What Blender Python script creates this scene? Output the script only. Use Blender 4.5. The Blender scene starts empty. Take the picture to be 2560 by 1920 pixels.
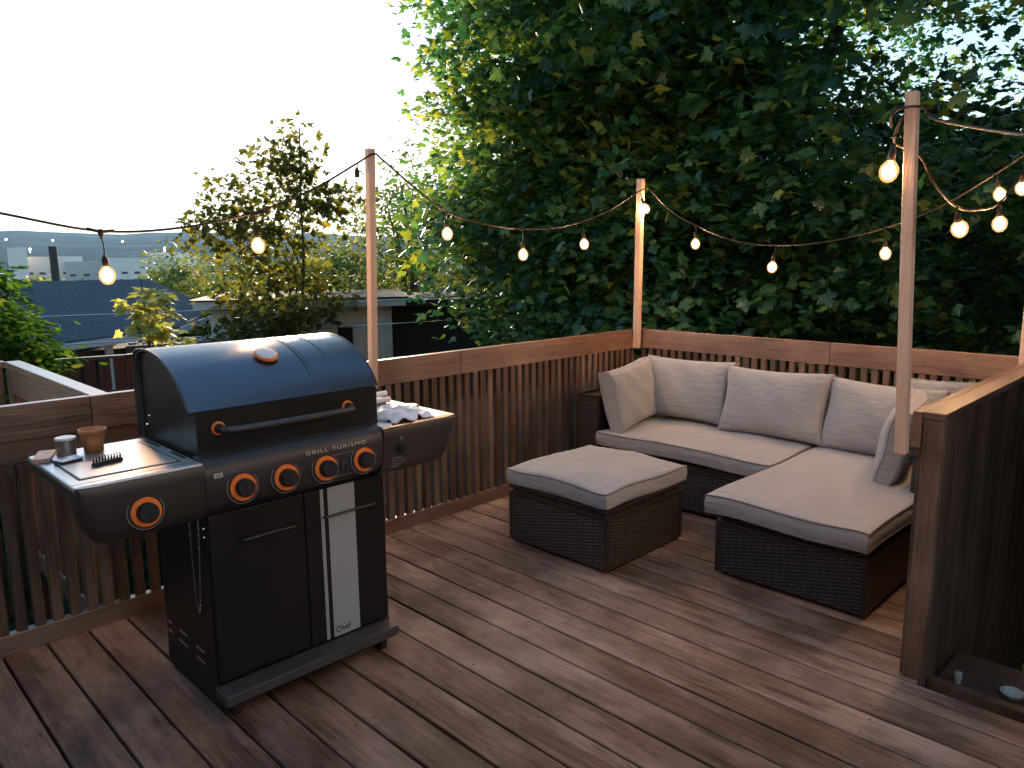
import bpy, bmesh, math, random
import numpy as np
from mathutils import Vector, Matrix
R = math.radians
random.seed(7); rng = np.random.default_rng(7)
scene = bpy.context.scene
col = scene.collection

# ---------------------------------------------------------------- camera, world, sun, exposure
cam_d = bpy.data.cameras.new("camera"); cam = bpy.data.objects.new("camera", cam_d); col.objects.link(cam)
cam_d.sensor_width = 36; cam_d.lens = 26.39; cam_d.clip_start = 0.05; cam_d.clip_end = 9000
YAW, PIT, ROL = R(135.187), R(-9.611), R(-0.501)
fw = Vector((math.cos(YAW)*math.cos(PIT), math.sin(YAW)*math.cos(PIT), math.sin(PIT)))
rt = Vector((math.sin(YAW), -math.cos(YAW), 0)); up = rt.cross(fw)
r2 = rt*math.cos(ROL)+up*math.sin(ROL); u2 = up*math.cos(ROL)-rt*math.sin(ROL)
mw = Matrix((( r2.x, u2.x, -fw.x, 0), (r2.y, u2.y, -fw.y, 0), (r2.z, u2.z, -fw.z, 1.53), (0, 0, 0, 1)))
cam.matrix_world = mw
scene.camera = cam

SUN_AZ, SUN_EL = 150.0, 6.5
world = bpy.data.worlds.new("World"); scene.world = world; world.use_nodes = True
wn = world.node_tree; wn.nodes.clear()
sky = wn.nodes.new("ShaderNodeTexSky"); sky.sky_type = 'NISHITA'; sky.sun_disc = False
sky.sun_elevation = R(SUN_EL); sky.sun_rotation = R(90-SUN_AZ); sky.air_density = 1.0; sky.dust_density = .35; sky.ozone_density = 3.1
bg = wn.nodes.new("ShaderNodeBackground"); bg.inputs['Strength'].default_value = 0.15
wo = wn.nodes.new("ShaderNodeOutputWorld")
# sky brightness compressed: evens out the glow round the low sun
v1 = wn.nodes.new("ShaderNodeVectorMath"); v1.operation = 'MULTIPLY_ADD'; v1.inputs[1].default_value = (.30, .30, .30); v1.inputs[2].default_value = (1, 1, 1)
v2 = wn.nodes.new("ShaderNodeVectorMath"); v2.operation = 'DIVIDE'
wn.links.new(sky.outputs[0], v1.inputs[0]); wn.links.new(sky.outputs[0], v2.inputs[0]); wn.links.new(v1.outputs[0], v2.inputs[1])
wn.links.new(v2.outputs[0], bg.inputs[0]); wn.links.new(bg.outputs[0], wo.inputs[0])
sd = bpy.data.lights.new("sun", 'SUN'); sd.energy = 4.2; sd.angle = R(6); sd.color = (1.0, 0.80, 0.58)
so = bpy.data.objects.new("sun", sd); col.objects.link(so)
sdir = Vector((math.cos(R(SUN_AZ))*math.cos(R(SUN_EL)), math.sin(R(SUN_AZ))*math.cos(R(SUN_EL)), math.sin(R(SUN_EL))))
so.rotation_euler = sdir.to_track_quat('Z', 'Y').to_euler()
scene.view_settings.view_transform = 'Standard'; scene.view_settings.look = 'None'
scene.view_settings.exposure = 2.62; scene.view_settings.gamma = 1.0
try:
    scene.cycles.max_bounces = 6; scene.cycles.diffuse_bounces = 3; scene.cycles.glossy_bounces = 3
    scene.cycles.transparent_max_bounces = 8; scene.cycles.caustics_reflective = False; scene.cycles.caustics_refractive = False
    scene.cycles.volume_bounces = 0
    scene.cycles.sample_clamp_indirect = 4.0
    scene.cycles.use_denoising = True
except Exception:
    pass

# ---------------------------------------------------------------- helpers
def tag(o, label=None, cat=None, group=None, kind=None):
    if label: o['label'] = label
    if cat: o['category'] = cat
    if group: o['group'] = group
    if kind: o['kind'] = kind
    return o
def empty(name, loc, label, cat, group=None):
    o = bpy.data.objects.new(name, None); col.objects.link(o); o.location = loc; o.empty_display_size = 0.1
    return tag(o, label, cat, group)
def link(name, me, parent=None, mat=None):
    o = bpy.data.objects.new(name, me); col.objects.link(o)
    if mat is not None and len(me.materials) == 0: me.materials.append(mat)
    if parent is not None:
        o.parent = parent
        r = parent; off = Vector((0, 0, 0))
        while r is not None: off += r.location; r = r.parent
        o.location = -off            # meshes are authored in world coordinates
    return o
def fin(name, bm, mat, parent=None, smooth=False, bevel=0):
    me = bpy.data.meshes.new(name); bmesh.ops.recalc_face_normals(bm, faces=bm.faces); bm.to_mesh(me); bm.free()
    if smooth:
        for p in me.polygons: p.use_smooth = True
    o = link(name, me, parent, mat)
    if bevel:
        md = o.modifiers.new("bevel", 'BEVEL'); md.width = bevel; md.segments = 2; md.limit_method = 'ANGLE'; md.angle_limit = R(40)
        md.harden_normals = False
    return o
def bx(bm, x0, x1, y0, y1, z0, z1):
    v = [bm.verts.new(p) for p in ((x0,y0,z0),(x1,y0,z0),(x1,y1,z0),(x0,y1,z0),(x0,y0,z1),(x1,y0,z1),(x1,y1,z1),(x0,y1,z1))]
    for f in ((0,3,2,1),(4,5,6,7),(0,1,5,4),(1,2,6,5),(2,3,7,6),(3,0,4,7)): bm.faces.new([v[i] for i in f])
    return v
def box(name, x0, x1, y0, y1, z0, z1, mat, parent=None, bevel=0):
    bm = bmesh.new(); bx(bm, x0, x1, y0, y1, z0, z1); return fin(name, bm, mat, parent, bevel=bevel)
def hexa(bm, pts):
    v = [bm.verts.new(p) for p in pts]
    for f in ((0,3,2,1),(4,5,6,7),(0,1,5,4),(1,2,6,5),(2,3,7,6),(3,0,4,7)): bm.faces.new([v[i] for i in f])
def beam(bm, a, b, w, d, side=Vector((1,0,0))):
    a, b = Vector(a), Vector(b); t = (b-a).normalized(); s = (side - t*side.dot(t)).normalized(); q = t.cross(s)
    pts = []
    for p in (a, b):
        for (i, j) in ((-1,-1),(1,-1),(1,1),(-1,1)): pts.append(p + s*i*w/2 + q*j*d/2)
    hexa(bm, pts)
def tube(bm, pts, rad, n=8, closed=False, caps=True):
    pts = [Vector(p) for p in pts]; N = len(pts)
    if not hasattr(rad, '__len__'): rad = [rad]*N
    rings = []; prev = None
    for i, p in enumerate(pts):
        if closed: t = pts[(i+1) % N]-pts[i-1]
        else: t = pts[min(i+1, N-1)]-pts[max(i-1, 0)]
        t = t.normalized() if t.length > 1e-9 else Vector((0, 0, 1))
        if prev is None:
            a = Vector((0,0,1)) if abs(t.z) < .9 else Vector((1,0,0)); s = t.cross(a).normalized()
        else:
            s = prev - t*prev.dot(t); s = s.normalized() if s.length > 1e-6 else t.orthogonal().normalized()
        prev = s; q = t.cross(s)
        rings.append([bm.verts.new(p + (s*math.cos(2*math.pi*k/n)+q*math.sin(2*math.pi*k/n))*rad[i]) for k in range(n)])
    for i in range(N if closed else N-1):
        A, B = rings[i], rings[(i+1) % N]
        for k in range(n): bm.faces.new((A[k], A[(k+1)%n], B[(k+1)%n], B[k]))
    if not closed and caps:
        bm.faces.new(list(reversed(rings[0]))); bm.faces.new(rings[-1])
def lathe(bm, prof, mtx=None, n=24, cap0=True, cap1=True):
    mtx = mtx or Matrix.Identity(4); rings = []
    for (r, z) in prof:
        rings.append([bm.verts.new(mtx @ Vector((r*math.cos(2*math.pi*k/n), r*math.sin(2*math.pi*k/n), z))) for k in range(n)])
    for A, B in zip(rings, rings[1:]):
        for k in range(n): bm.faces.new((A[k], A[(k+1)%n], B[(k+1)%n], B[k]))
    if cap0: bm.faces.new(list(reversed(rings[0])))
    if cap1: bm.faces.new(rings[-1])
def T(x, y, z): return Matrix.Translation((x, y, z))
def text_mesh(name, s, size, origin, xdir, ydir, mat, parent, extrude=0.0004, align='LEFT', shear=0.0, spacing=1.0, sx=1.0, bold=0.0):
    cu = bpy.data.curves.new(name, 'FONT'); cu.body = s; cu.size = size; cu.extrude = extrude; cu.align_x = align
    cu.shear = shear; cu.space_character = spacing; cu.offset = bold
    to = bpy.data.objects.new(name+"_tmp", cu); col.objects.link(to)
    bpy.context.view_layer.update()
    me = bpy.data.meshes.new_from_object(to.evaluated_get(bpy.context.evaluated_depsgraph_get()))
    bpy.data.objects.remove(to); me.name = name
    X, Y = Vector(xdir).normalized(), Vector(ydir).normalized(); Z = X.cross(Y)
    o = Vector(origin)
    for v in me.vertices: v.co = o + X*(v.co.x*sx) + Y*v.co.y + Z*v.co.z
    me.materials.clear()
    return link(name, me, parent, mat)

# ---------------------------------------------------------------- materials
class NT:
    def __init__(s, name):
        s.m = bpy.data.materials.new(name); s.m.use_nodes = True; s.n = s.m.node_tree.nodes; s.l = s.m.node_tree.links
        s.n.clear(); s.out = s.n.new("ShaderNodeOutputMaterial")
    def node(s, t, **kw):
        nd = s.n.new(t)
        for k, v in kw.items():
            if k == 'inp':
                for a, b in v.items():
                    if isinstance(b, bpy.types.NodeSocket): s.l.new(b, nd.inputs[a])
                    else: nd.inputs[a].default_value = b
            else: setattr(nd, k, v)
        return nd
    def math(s, op, a, b=0.0, c=0.0):
        nd = s.n.new("ShaderNodeMath"); nd.operation = op
        for i, v in enumerate((a, b, c)):
            if isinstance(v, bpy.types.NodeSocket): s.l.new(v, nd.inputs[i])
            else: nd.inputs[i].default_value = v
        return nd.outputs[0]
    def ramp(s, fac, stops, interp='LINEAR'):
        nd = s.n.new("ShaderNodeValToRGB"); cr = nd.color_ramp; cr.interpolation = interp
        while len(cr.elements) < len(stops): cr.elements.new(.5)
        for e, (p, c) in zip(cr.elements, stops): e.position = p; e.color = (*c, 1) if len(c) == 3 else c
        s.l.new(fac, nd.inputs[0]); return nd.outputs[0]
    def mix(s, fac, a, b, mode='MIX'):
        nd = s.n.new("ShaderNodeMix"); nd.data_type = 'RGBA'; nd.blend_type = mode
        for i, v in ((0, fac), (6, a), (7, b)):
            if isinstance(v, bpy.types.NodeSocket): s.l.new(v, nd.inputs[i])
            else: nd.inputs[i].default_value = v if i == 0 else ((*v, 1) if len(v) == 3 else v)
        return nd.outputs[2]
    def done(s, sh): s.l.new(sh, s.out.inputs[0]); return s.m
def simple(name, c, rough=.6, metal=0.0, bump=0.0, bscale=200.0, var=0.0, vscale=6.0, spec=.5, coat=0.0, smudge=0.0):
    t = NT(name); tc = t.node("ShaderNodeTexCoord").outputs['Object']
    p = t.node("ShaderNodeBsdfPrincipled", inp={'Base Color': (*c, 1), 'Roughness': rough, 'Metallic': metal, 'Specular IOR Level': spec, 'Coat Weight': coat})
    if var:
        nz = t.node("ShaderNodeTexNoise", inp={'Vector': tc, 'Scale': vscale, 'Detail': 5.0}).outputs[0]
        cc = t.ramp(nz, [(.3, tuple(x*(1-var) for x in c)), (.7, tuple(min(1, x*(1+var)) for x in c))])
        t.l.new(cc, p.inputs['Base Color'])
    if smudge:
        sm = t.node("ShaderNodeTexNoise", inp={'Vector': tc, 'Scale': 9.0, 'Detail': 8.0, 'Roughness': .7, 'Distortion': .8}).outputs[0]
        t.l.new(t.math('MULTIPLY_ADD', sm, smudge*2, rough-smudge), p.inputs['Roughness'])
    if bump:
        nz = t.node("ShaderNodeTexNoise", inp={'Vector': tc, 'Scale': bscale, 'Detail': 4.0}).outputs[0]
        b = t.node("ShaderNodeBump", inp={'Height': nz, 'Strength': bump, 'Distance': .002}); t.l.new(b.outputs[0], p.inputs['Normal'])
    return t.done(p.outputs[0])
def wood(name, dark, light, axis='x', coat=0.0, crack=.75, worn=None, rough=(.45, .75), stain=.6, knots=True, spec=.4, wetness=None):
    """plank wood, grain along axis; each board differs by the face attribute 'rnd' plus the object's own random"""
    t = NT(name); tc = t.node("ShaderNodeTexCoord").outputs['Object']
    at = t.node("ShaderNodeAttribute", attribute_name='rnd').outputs['Fac']
    oi = t.node("ShaderNodeObjectInfo").outputs['Random']
    rnd = t.math('FRACT', t.math('ADD', at, oi))
    sc = {'x': (1.3, 22, 22), 'y': (22, 1.3, 22), 'z': (22, 22, 1.3)}[axis]
    s2 = {'x': (3, 150, 150), 'y': (150, 3, 150), 'z': (150, 150, 3)}[axis]
    s3 = {'x': (.35, 1, 1), 'y': (1, .35, 1), 'z': (1, 1, .35)}[axis]
    off = t.node("ShaderNodeCombineXYZ", inp={0: t.math('MULTIPLY', rnd, 37.0), 1: t.math('MULTIPLY', rnd, 91.0), 2: t.math('MULTIPLY', rnd, 53.0)}).outputs[0]
    def mp(scl): return t.node("ShaderNodeMapping", inp={'Vector': t.node("ShaderNodeVectorMath", operation='ADD', inp={0: tc, 1: off}).outputs[0], 'Scale': scl}).outputs[0]
    g1 = t.node("ShaderNodeTexNoise", inp={'Vector': mp(sc), 'Scale': 1.0, 'Detail': 6.0, 'Roughness': .62, 'Distortion': 1.1}).outputs[0]
    g2 = t.node("ShaderNodeTexNoise", inp={'Vector': mp(s2), 'Scale': 1.0, 'Detail': 3.0}).outputs[0]
    g3 = t.node("ShaderNodeTexNoise", inp={'Vector': mp(s3), 'Scale': 3.2, 'Detail': 6.0, 'Roughness': .68}).outputs[0]
    big = t.node("ShaderNodeTexNoise", inp={'Vector': tc, 'Scale': 1.7, 'Detail': 5.0, 'Roughness': .6}).outputs[0]
    f = t.math('ADD', t.math('MULTIPLY', g1, .58), t.math('MULTIPLY', g2, .42))
    c = t.ramp(f, [(.37, dark), (.5, tuple((a+b)/2 for a, b in zip(dark, light))), (.63, light)])
    c = t.mix(t.ramp(g3, [(.42, (0,0,0)), (.66, (1,1,1))]), c, worn or tuple(min(1, x*1.35) for x in light))
    c = t.mix(t.math('MULTIPLY', t.ramp(big, [(.44, (0,0,0)), (.7, (1,1,1))]), stain), c, tuple(x*.45 for x in dark))
    sc4 = {'x': (.9, 42, 42), 'y': (42, .9, 42), 'z': (42, 42, .9)}[axis]
    g4 = t.node("ShaderNodeTexNoise", inp={'Vector': mp(sc4), 'Scale': 1.0, 'Detail': 2.0, 'Distortion': 1.6}).outputs[0]
    ck = t.ramp(g4, [(.462, (0,0,0)), (.49, (1,1,1)), (.515, (0,0,0))])
    msk = t.ramp(t.node("ShaderNodeTexNoise", inp={'Vector': mp(s3), 'Scale': 1.9, 'Detail': 3.0}).outputs[0], [(.45, (0,0,0)), (.6, (1,1,1))])
    c = t.mix(t.math('MULTIPLY', t.math('MULTIPLY', ck, msk), crack), c, tuple(x*.3 for x in dark))
    if knots:
        ks = {'x': (.8, 6, 6), 'y': (6, .8, 6), 'z': (6, 6, .8)}[axis]
        vo = t.node("ShaderNodeTexVoronoi", inp={'Vector': mp(ks), 'Scale': 1.0, 'Randomness': 1.0}).outputs['Distance']
        kf = t.ramp(vo, [(.05, (1,1,1)), (.13, (0,0,0))])
        c = t.mix(t.math('MULTIPLY', kf, .75), c, tuple(x*.35 for x in dark))
    br = t.math('MULTIPLY_ADD', rnd, .42, .79)
    c = t.mix(1.0, c, t.node("ShaderNodeCombineColor", inp={0: br, 1: br, 2: br}).outputs[0], 'MULTIPLY')
    rg = t.math('MULTIPLY_ADD', g3, rough[1]-rough[0], rough[0])
    p = t.node("ShaderNodeBsdfPrincipled", inp={'Base Color': c, 'Roughness': rg, 'Specular IOR Level': spec, 'Coat Weight': coat, 'Coat Roughness': .32})
    b = t.node("ShaderNodeBump", inp={'Height': f, 'Strength': .8, 'Distance': .005}); t.l.new(b.outputs[0], p.inputs['Normal'])
    return t.done(p.outputs[0])
def rnd_attr(me, vals):
    """vals per polygon"""
    a = me.attributes.new('rnd', 'FLOAT', 'FACE'); a.data.foreach_set('value', np.asarray(vals, dtype=np.float32))

M = {}
M['deck'] = wood('deck_boards', (.050, .022, .015), (.205, .122, .080), 'x', worn=(.38, .27, .21), rough=(.45, .75), stain=.85)
M['railx'] = wood('rail_wood_x', (.10, .046, .030), (.26, .13, .088), 'x', worn=(.34, .20, .14), stain=.35, rough=(.28, .55), spec=.6, coat=.9)
M['raily'] = wood('rail_wood_y', (.085, .038, .024), (.22, .11, .068), 'y', worn=(.33, .20, .14), stain=.35, rough=(.28, .55), spec=.6, coat=.9)
M['balz'] = wood('baluster_wood', (.055, .028, .018), (.15, .085, .055), 'z', worn=(.24, .155, .11), stain=.5, knots=False)
M['post'] = wood('new_pine', (.55, .34, .22), (.74, .50, .36), 'z', worn=(.78, .56, .42), crack=.25, stain=.06, rough=(.5, .7))
M['redfence'] = wood('red_fence', (.07, .022, .018), (.13, .045, .035), 'z', stain=.4, knots=False)
M['screwhead'] = simple('screw_heads', (.03, .025, .022), .5, .5)
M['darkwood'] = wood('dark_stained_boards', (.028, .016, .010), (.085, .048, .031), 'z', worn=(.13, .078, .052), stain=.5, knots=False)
M['joist'] = simple('dark_earth', (.02, .018, .015), .95)
M['black'] = simple('black_enamel', (.013, .012, .0115), .42, 0, .08, 900, 0.2, spec=.35, smudge=.14)
M['blackm'] = simple('black_matte', (.010, .010, .011), .6, 0, .1, 700)
M['panel'] = simple('dark_powder_coat', (.085, .078, .075), .42, .55, .12, 1200, .12, smudge=.12)
M['lid'] = simple('blue_grey_enamel', (.14, .16, .185), .32, .85, .05, 1500, .06, smudge=.10)
M['shelf'] = simple('satin_shelf_metal', (.62, .60, .60), .34, .9, .06, 900, .10, smudge=.12)
M['tray'] = simple('grey_tray_paint', (.09, .085, .085), .5, .4, .1, 900, .1)
M['orange'] = simple('orange_plastic', (1.0, .24, .045), .55, spec=.3)
M['white'] = simple('white_print', (.36, .38, .39), .5, 0, 0)
M['printw'] = simple('bright_print', (.62, .60, .58), .5)
M['grey'] = simple('grey_print', (.28, .27, .27), .5)
M['chrome'] = simple('bright_steel', (.7, .68, .65), .2, 1.0)
M['tan'] = simple('tan_pot', (.55, .24, .10), .75, 0, .3, 120, .15, 40)
M['tin'] = simple('tin', (.32, .29, .25), .35, .8, .1, 200, .15)
M['paper'] = simple('white_paper', (.80, .80, .79), .7, 0, .2, 90, .05)
M['pinkbox'] = simple('worn_pink_card', (.50, .33, .28), .7, 0, .2, 90, .2, 30)
M['cable'] = simple('black_rubber_cable', (.026, .017, .012), .6, spec=.3)
M['tan_cable'] = simple('bronze_cable_sleeve', (.10, .055, .03), .4)
M['rubber'] = simple('rubber', (.015, .015, .015), .7)

def fabric():
    t = NT('grey_beige_fabric'); tc = t.node("ShaderNodeTexCoord").outputs['Object']
    w1 = t.node("ShaderNodeTexNoise", inp={'Vector': tc, 'Scale': 420.0, 'Detail': 2.0}).outputs[0]
    w2 = t.node("ShaderNodeTexNoise", inp={'Vector': tc, 'Scale': 2.6, 'Detail': 4.0, 'Roughness': .6, 'Distortion': .6}).outputs[0]
    w3 = t.node("ShaderNodeTexNoise", inp={'Vector': t.node("ShaderNodeMapping", inp={'Vector': tc, 'Scale': (5, 5, 16)}).outputs[0], 'Scale': 1.0, 'Detail': 4.0, 'Distortion': 1.5}).outputs[0]
    c = t.ramp(w1, [(.3, (.275, .272, .27)), (.7, (.40, .395, .39))])
    c = t.mix(t.math('MULTIPLY', t.ramp(w2, [(.45, (0,0,0)), (.7, (1,1,1))]), .25), c, (.46, .39, .37))
    p = t.node("ShaderNodeBsdfPrincipled", inp={'Base Color': c, 'Roughness': .9, 'Specular IOR Level': .2, 'Sheen Weight': .25, 'Sheen Roughness': .5})
    h = t.math('ADD', t.math('MULTIPLY', w1, .05), t.math('ADD', t.math('MULTIPLY', w2, .8), t.math('MULTIPLY', w3, .45)))
    b = t.node("ShaderNodeBump", inp={'Height': h, 'Strength': .75, 'Distance': .03}); t.l.new(b.outputs[0], p.inputs['Normal'])
    return t.done(p.outputs[0])
M['fabric'] = fabric()
M['piping2'] = simple('pillow_piping', (.30, .28, .27), .85)
M['piping'] = simple('piping_fabric', (.16, .14, .135), .85)

def wicker():
    t = NT('dark_wicker'); tc = t.node("ShaderNodeTexCoord").outputs['Object']
    sp = t.node("ShaderNodeSeparateXYZ", inp={0: tc}); x, y, z = sp.outputs
    h = t.math('ADD', x, y)
    colm = t.math('FLOOR', t.math('DIVIDE', h, .036))
    ph = t.math('MULTIPLY', colm, 0.5)
    a = t.math('ABSOLUTE', t.math('SINE', t.math('MULTIPLY', t.math('ADD', t.math('DIVIDE', z, .017), ph), math.pi)))
    bfr = t.math('ABSOLUTE', t.math('SINE', t.math('MULTIPLY', t.math('DIVIDE', h, .036), math.pi)))
    hh = t.math('MULTIPLY', t.math('POWER', a, .6), t.math('MULTIPLY_ADD', bfr, .3, .7))
    nz = t.node("ShaderNodeTexNoise", inp={'Vector': tc, 'Scale': 60.0, 'Detail': 3.0}).outputs[0]
    f = t.math('MULTIPLY', hh, t.math('MULTIPLY_ADD', nz, .8, .5))
    c = t.ramp(f, [(.15, (.003, .0025, .002)), (.6, (.024, .019, .0165)), (1.0, (.070, .054, .046))])
    p = t.node("ShaderNodeBsdfPrincipled", inp={'Base Color': c, 'Roughness': .42, 'Specular IOR Level': .5})
    b = t.node("ShaderNodeBump", inp={'Height': hh, 'Strength': 1.0, 'Distance': .005}); t.l.new(b.outputs[0], p.inputs['Normal'])
    return t.done(p.outputs[0])
M['wicker'] = wicker()
M['wickertrim'] = simple('dark_wicker_trim', (.030, .020, .016), .4, 0, .6, 120, .3, 60)

def glow(name, c, s):
    t = NT(name); return t.done(t.node("ShaderNodeEmission", inp={'Color': (*c, 1), 'Strength': s}).outputs[0])
M['filament'] = glow('lit_filament', (1.0, .60, .31), 150.0)
def bulbglass():  # glass given amber emission to imitate the halo round a lit bulb
    t = NT('glowing_amber_glass'); e = t.node("ShaderNodeEmission", inp={'Color': (1.0, .44, .15, 1), 'Strength': .42}).outputs[0]
    tr = t.node("ShaderNodeBsdfTransparent", inp={0: (1, .93, .82, 1)}).outputs[0]
    return t.done(t.node("ShaderNodeMixShader", inp={0: .42, 1: tr, 2: e}).outputs[0])
M['bulb'] = bulbglass()
M['lamp'] = glow('lit_lamp', (1.0, .80, .5), 12.0)

def leafmat(name, cols, trans=.5, rough=.5, boost=1.2):
    t = NT(name)
    f = t.node("ShaderNodeAttribute", attribute_name='rnd').outputs['Fac']
    c = t.ramp(f, cols)
    d = t.node("ShaderNodeBsdfPrincipled", inp={'Base Color': c, 'Roughness': rough, 'Specular IOR Level': (.55 if rough < .45 else .2) if rough < .7 else 0.0})
    c2 = t.mix(1.0, c, (1.5*boost/1.2, 1.3*boost/1.2, .55*boost/1.2), 'MULTIPLY')
    tr = t.node("ShaderNodeBsdfTranslucent", inp={'Color': c2})
    mx = t.node("ShaderNodeMixShader", inp={0: trans, 1: d.outputs[0], 2: tr.outputs[0]})
    return t.done(mx.outputs[0])
M['maple'] = leafmat('maple_leaves', [(0, (.009, .048, .034)), (.4, (.022, .092, .050)), (.72, (.070, .150, .040)), (1, (.20, .22, .04))], .45, rough=.38, boost=1.8)
M['young'] = leafmat('young_tree_leaves', [(0, (.045, .055, .018)), (.6, (.085, .10, .022)), (1, (.18, .15, .03))], .45)
M['lime'] = leafmat('sapling_leaves', [(0, (.24, .30, .07)), (1, (.50, .50, .20))], .45)
M['bush'] = leafmat('bush_leaves', [(0, (.02, .06, .015)), (.7, (.05, .12, .025)), (1, (.14, .16, .03))], .4, rough=.9)
M['mid'] = leafmat('mid_tree_leaves', [(0, (.04, .10, .045)), (.6, (.11, .15, .04)), (1, (.28, .24, .07))], .4)
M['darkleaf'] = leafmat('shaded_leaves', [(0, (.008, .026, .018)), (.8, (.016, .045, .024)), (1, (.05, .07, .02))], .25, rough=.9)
M['bark'] = simple('bark', (.05, .04, .03), .9, 0, .8, 30, .4, 12)

# ---------------------------------------------------------------- terrain, hills
def terr_h(r):
    pts = [(0, -2.6), (14, -2.7), (30, -4.5), (80, -9), (250, -17), (900, -22), (1500, -10), (3000, 100), (3600, 118), (5000, 120)]
    for (a, ha), (b, hb) in zip(pts, pts[1:]):
        if r <= b: k = (r-a)/(b-a); return ha+(hb-ha)*k
    return pts[-1][1]
def ground():
    bm = bmesh.new(); rs = [0, 6, 12, 20, 30, 50, 80, 130, 250, 500, 900, 1200]; n = 72; prev = None
    for r in rs:
        ring = [bm.verts.new((r*math.cos(2*math.pi*k/n), r*math.sin(2*math.pi*k/n), terr_h(r))) for k in range(n)] if r else [bm.verts.new((0, 0, terr_h(0)))]
        if prev is not None:
            if len(prev) == 1:
                for k in range(n): bm.faces.new((prev[0], ring[k], ring[(k+1)%n]))
            else:
                for k in range(n): bm.faces.new((prev[k], ring[k], ring[(k+1)%n], prev[(k+1)%n]))
        prev = ring
    t = NT('ground_cover'); tc = t.node("ShaderNodeTexCoord").outputs['Object']
    nz = t.node("ShaderNodeTexNoise", inp={'Vector': tc, 'Scale': .35, 'Detail': 8.0}).outputs[0]
    c = t.ramp(nz, [(.35, (.010, .016, .008)), (.6, (.022, .030, .012)), (.75, (.04, .035, .025))])
    m = t.done(t.node("ShaderNodeBsdfPrincipled", inp={'Base Color': c, 'Roughness': 1.0, 'Specular IOR Level': 0.0}).outputs[0])
    tag(fin('ground', bm, m, smooth=True), kind='structure')
    bm = bmesh.new(); prev = None; n = 240
    for r in [1200, 1500, 1800, 2100, 2400, 2700, 2850, 2950, 3000, 3100, 3600, 5000]:
        ring = []
        for k in range(n):
            a = 2*math.pi*k/n; az = math.degrees(a)
            h = terr_h(r)
            if r > 1500:
                kk = min(1, (r-1500)/1400)
                ridge = 1.0 + .10*math.sin(a*5+1.0)+.05*math.sin(a*17)+.03*math.sin(a*43+2)+.015*math.sin(a*97)
                ridge *= 1.0 - .16*max(0, min(1, (168-az)/16)) if az < 180 else 1.0
                h = -10 + (h+10)*ridge
            ring.append(bm.verts.new((r*math.cos(a), r*math.sin(a), h)))
        if prev:
            for k in range(n): bm.faces.new((prev[k], ring[k], ring[(k+1)%n], prev[(k+1)%n]))
        prev = ring
    t = NT('wooded_hills'); tc = t.node("ShaderNodeTexCoord").outputs['Object']
    nz = t.node("ShaderNodeTexNoise", inp={'Vector': tc, 'Scale': .006, 'Detail': 9.0, 'Roughness': .7}).outputs[0]
    c = t.ramp(nz, [(.38, (.010, .024, .028)), (.55, (.020, .040, .042)), (.68, (.06, .08, .08))])
    m = t.done(t.node("ShaderNodeBsdfPrincipled", inp={'Base Color': c, 'Roughness': 1.0, 'Specular IOR Level': 0.0}).outputs[0])
    tag(fin('hills', bm, m, smooth=True), kind='structure')
ground()

# ---------------------------------------------------------------- deck
XL, YB, ZT = -3.35, 4.68, .985
PITCH, PH = .1523, 1.258
def deck():
    bm = bmesh.new(); vals = []; k = -18
    while True:
        y0 = PH + k*PITCH + .0045; y1 = y0 + PITCH - .009; k += 1
        if y0 > YB: break
        y1 = min(y1, YB)
        cuts = [XL+.001]
        xe = 3.4 if y1 < 2.86 else -.745
        cuts = [c for c in cuts if c < xe-.2]+[xe]
        for a, b in zip(cuts, cuts[1:]):
            dz = random.uniform(-.0015, .0015); tl = random.uniform(-.0012, .0012)
            v = bx(bm, a+.001, b-.001, y0, y1, -.038, dz); v[4].co.z += tl; v[5].co.z += tl
            vals += [random.random()]*6
    kk = -18
    nb = len(bm.faces)
    while True:
        yc = PH + kk*PITCH + PITCH/2; kk += 1
        if yc > YB: break
        for xj in np.arange(-3.18, 3.3, .4):
            if xj > -.8 and yc > 2.8: continue
            for dy in (-.042, .042):
                if random.random() < .12: continue
                px, py = xj+random.uniform(-.006, .006), yc+dy+random.uniform(-.004, .004)
                v = [bm.verts.new((px+.0042*math.cos(a), py+.0042*math.sin(a), .0021)) for a in [i*math.pi/3 for i in range(6)]]; bm.faces.new(v); vals.append(.5)
    bm.faces.ensure_lookup_table()
    for f in bm.faces[nb:]: f.material_index = 1
    me = bpy.data.meshes.new('deck'); bm.to_mesh(me); bm.free(); rnd_attr(me, vals)
    me.materials.append(M['deck']); me.materials.append(M['screwhead'])
    o = link('deck', me, None, None); md = o.modifiers.new('b', 'BEVEL'); md.width = .004; md.segments = 2; md.limit_method = 'ANGLE'
    tag(o, kind='structure')
    bm = bmesh.new()
    y = -1.3
    for x in np.arange(-3.2, 3.3, .4): bx(bm, x, x+.04, -1.4, 2.84 if x > -.8 else 4.6, -.22, -.04)
    bx(bm, XL, XL+.04, -1.4, YB+.04, -.24, -.0405); bx(bm, -3.3, 3.4, 2.845, 2.885, -.24, -.001) if False else None
    tag(fin('deck_framing', bm, M['joist']), kind='structure')
deck()
bm = bmesh.new(); bx(bm, -.73, 3.4, 2.862, 2.90, -.9, -.012)
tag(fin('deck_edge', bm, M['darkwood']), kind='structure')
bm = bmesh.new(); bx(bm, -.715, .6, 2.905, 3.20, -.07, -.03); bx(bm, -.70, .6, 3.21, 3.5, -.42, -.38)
tag(fin('steps', bm, M['darkwood']), kind='structure')

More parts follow.
